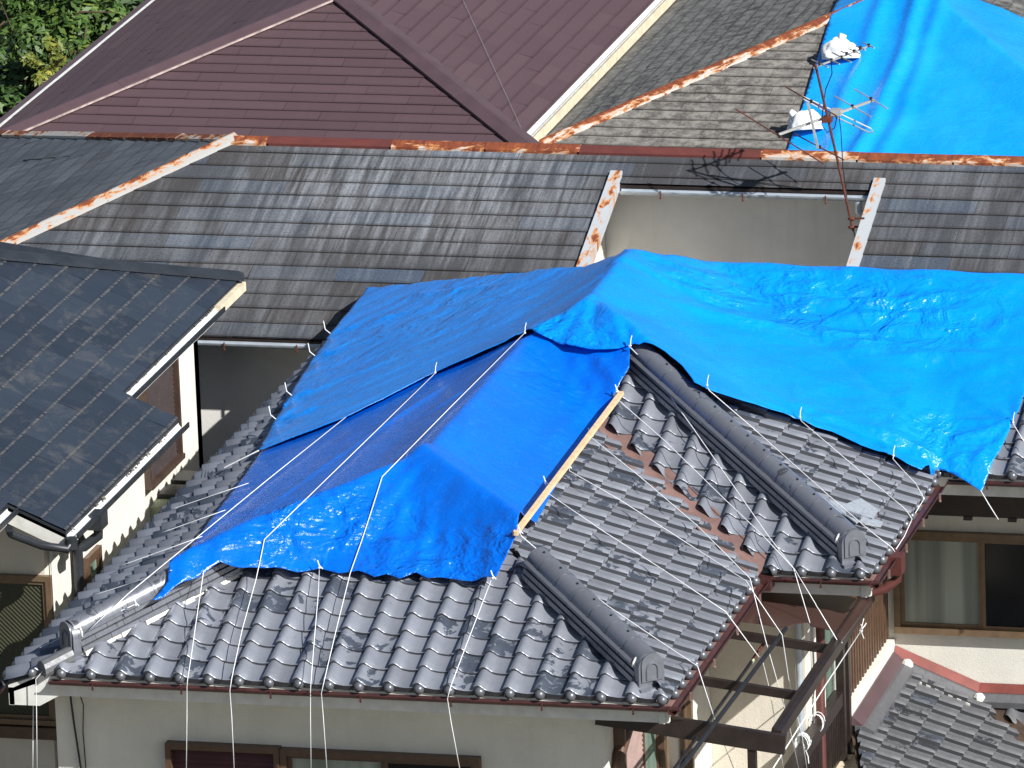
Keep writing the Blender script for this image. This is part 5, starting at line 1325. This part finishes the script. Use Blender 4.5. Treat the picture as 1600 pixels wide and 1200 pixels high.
# ------------------------------------------------------------------ laundry poles
tag(MB().tube([aX(1228, 982, 6.05), aX(1060, 1206, 6.05)], .020, 10).build('laundry_pole', 'black', None, 40), 'thick black laundry pole lying under the balcony canopy', 'pole', 'laundry poles under the canopy')
pp = [aX(1197, 1000, 5.75), aX(1175, 1033, 5.75), aX(1050, 1206, 5.75)]
t_ = thing('laundry_pole', 'thin black laundry pole with a rusty upper end, left of the thicker one', 'pole', pp[2], 'laundry poles under the canopy')
MB().tube([pp[1], pp[2]], .015, 10).build('rod', 'black', t_, 40); MB().tube([pp[0], pp[1]], .016, 10).build('rusty_end', 'pole_rust', t_, 40)
MB().tube([pp[1]+(pp[0]-pp[1])*.05, pp[1]-(pp[0]-pp[1])*.05], .019, 10).build('joint', 'green_box', t_, 40)

# ------------------------------------------------------------------ green machine box in the alley
c = aY(318, 742, 10.6)
t_ = thing('outdoor_unit', 'pale green box with two dark vents in the alley, beside the left tile eave', 'machine', Vector((c.x-.2, 10.2, GZ)))
mb = MB(); mb.box((c.x-.36, 9.5, GZ), (c.x+.12, 10.65, c.z)); mb.build('case', 'green_box', t_)
for yy, xx in ((10.40, -.14), (9.92, -.16)):
    mb = MB(); mb.box((c.x+xx-.14, yy-.17, c.z+.002), (c.x+xx+.14, yy+.17, c.z+.05)); mb.build('vent', 'black', t_)

# ------------------------------------------------------------------ ground, hillside, trees
mb = MB(); mb.quad([(-400, -120, GZ-.01), (400, -120, GZ-.01), (400, 24, GZ-.01), (-400, 24, GZ-.01)]); mb.quad([(-400, 24, GZ-.01), (400, 24, GZ-.01), (400, 700, GZ-1.5), (-400, 700, GZ-1.5)])
tag(mb.build('ground', 'soil', None, merge=True), kind='structure')
mb = MB(); n_ = 24
def hz_(x, y): return GZ-1.2 + max(0, (y-44))*.36 + .5*noise.noise(Vector((x*.1, y*.1, 0)))
for i in range(n_):
    for j in range(n_):
        x0, x1 = -60+100*i/n_, -60+100*(i+1)/n_; y0, y1_ = 40+60*j/n_, 40+60*(j+1)/n_
        mb.quad([(x0, y0, hz_(x0, y0)), (x1, y0, hz_(x1, y0)), (x1, y1_, hz_(x1, y1_)), (x0, y1_, hz_(x0, y1_))])
tag(mb.build('hillside', 'hill', None, True), kind='structure')

def leaf_mesh(mb, c, n, rad, size, rg, squash=(1, 1, 1)):
    for _ in range(n):
        while True:
            d = Vector((rg.uniform(-1, 1), rg.uniform(-1, 1), rg.uniform(-1, 1)))
            if .15 < d.length < 1: break
        d = d.normalized()*(d.length**.45)
        p = c + Vector((d.x*rad*squash[0], d.y*rad*squash[1], d.z*rad*squash[2]))
        a = Vector((rg.uniform(-1, 1), rg.uniform(-1, 1), rg.uniform(-.5, .5))).normalized(); nrm = (d+Vector((rg.uniform(-.7, .7), rg.uniform(-.7, .7), rg.uniform(0, 1.0)))).normalized()
        b = nrm.cross(a).normalized(); a = b.cross(nrm); s = size*rg.uniform(.6, 1.3)
        mb.quad([p-a*s, p+b*s*.42, p+a*s, p-b*s*.42], None, [(min(1, max(0, rg.gauss(.45, .25))), 0)]*4)
def tree(px_, py_, depth_y, rad, mat, label, seed, nclump=26, nl=260, size=.075, kind='broadleaf_tree', group='trees behind the brown roof'):
    rg = random.Random(seed); c = aY(px_, py_, depth_y); gz = GZ-1.2
    t_ = thing(kind, label, 'tree', (c.x, c.y, gz), group)
    mb = MB(); mb.tube([(c.x, c.y, gz), (c.x+.1, c.y, (gz+c.z)/2), c], .12, 8, .04)
    for k in range(7):
        a_ = rg.uniform(0, 6.28); mb.tube([Vector((c.x, c.y, c.z-rad*.5)), c+Vector((math.cos(a_)*rad*.5, math.sin(a_)*rad*.5, rg.uniform(-.1, .4)*rad)), c+Vector((math.cos(a_)*rad*.9, math.sin(a_)*rad*.9, rg.uniform(0, .7)*rad))], .035, 6, .008)
    mb.build('trunk', 'bark', t_, 40)
    mb = MB()
    for k in range(nclump):
        d = Vector((rg.gauss(0, .5), rg.gauss(0, .5), rg.gauss(0, .42))); d = d*min(1, 1/max(.01, d.length))
        leaf_mesh(mb, c+d*rad, nl, rad*rg.uniform(.2, .38), size, rg, (1, 1, .75))
    mb.build('crown', mat, t_)
tree(60, 60, 40, 1.15, 'leaf_mid', 'mid green leafy tree at the top left corner, left of the brown roof eave', 1)
tree(150, 25, 43, 1.2, 'leaf_dark', 'dark green tree touching the upper end of the brown eave', 2, 24)
tree(-30, 10, 42, 1.0, 'leaf_dark', 'dark tree cut by the left picture edge, highest in the corner', 5, 20)
tree(20, 150, 37, .95, 'leaf_dark', 'shaded dark bush low beside the left end of the rusty ridge', 3, 22)
tree(75, 108, 36.5, .35, 'leaf_yellow', 'small yellow-green shrub between the dark bush and the brown eave', 4, 10, 120)
tree(120, 95, 38.5, .7, 'leaf_mid', 'light green bush close against the brown eave', 6, 16)
mb = MB(); rg = random.Random(12)
for k in range(240):
    x, y = rg.uniform(-17, -7), rg.uniform(31, 46); leaf_mesh(mb, Vector((x, y, GZ-1.2+rg.uniform(0, .9))), 60, rg.uniform(.3, .7), .08, rg, (1, 1, .7))
tag(mb.build('undergrowth', 'leaf_dark'), 'dense dark green undergrowth filling the ground below the trees', 'undergrowth', kind='stuff')
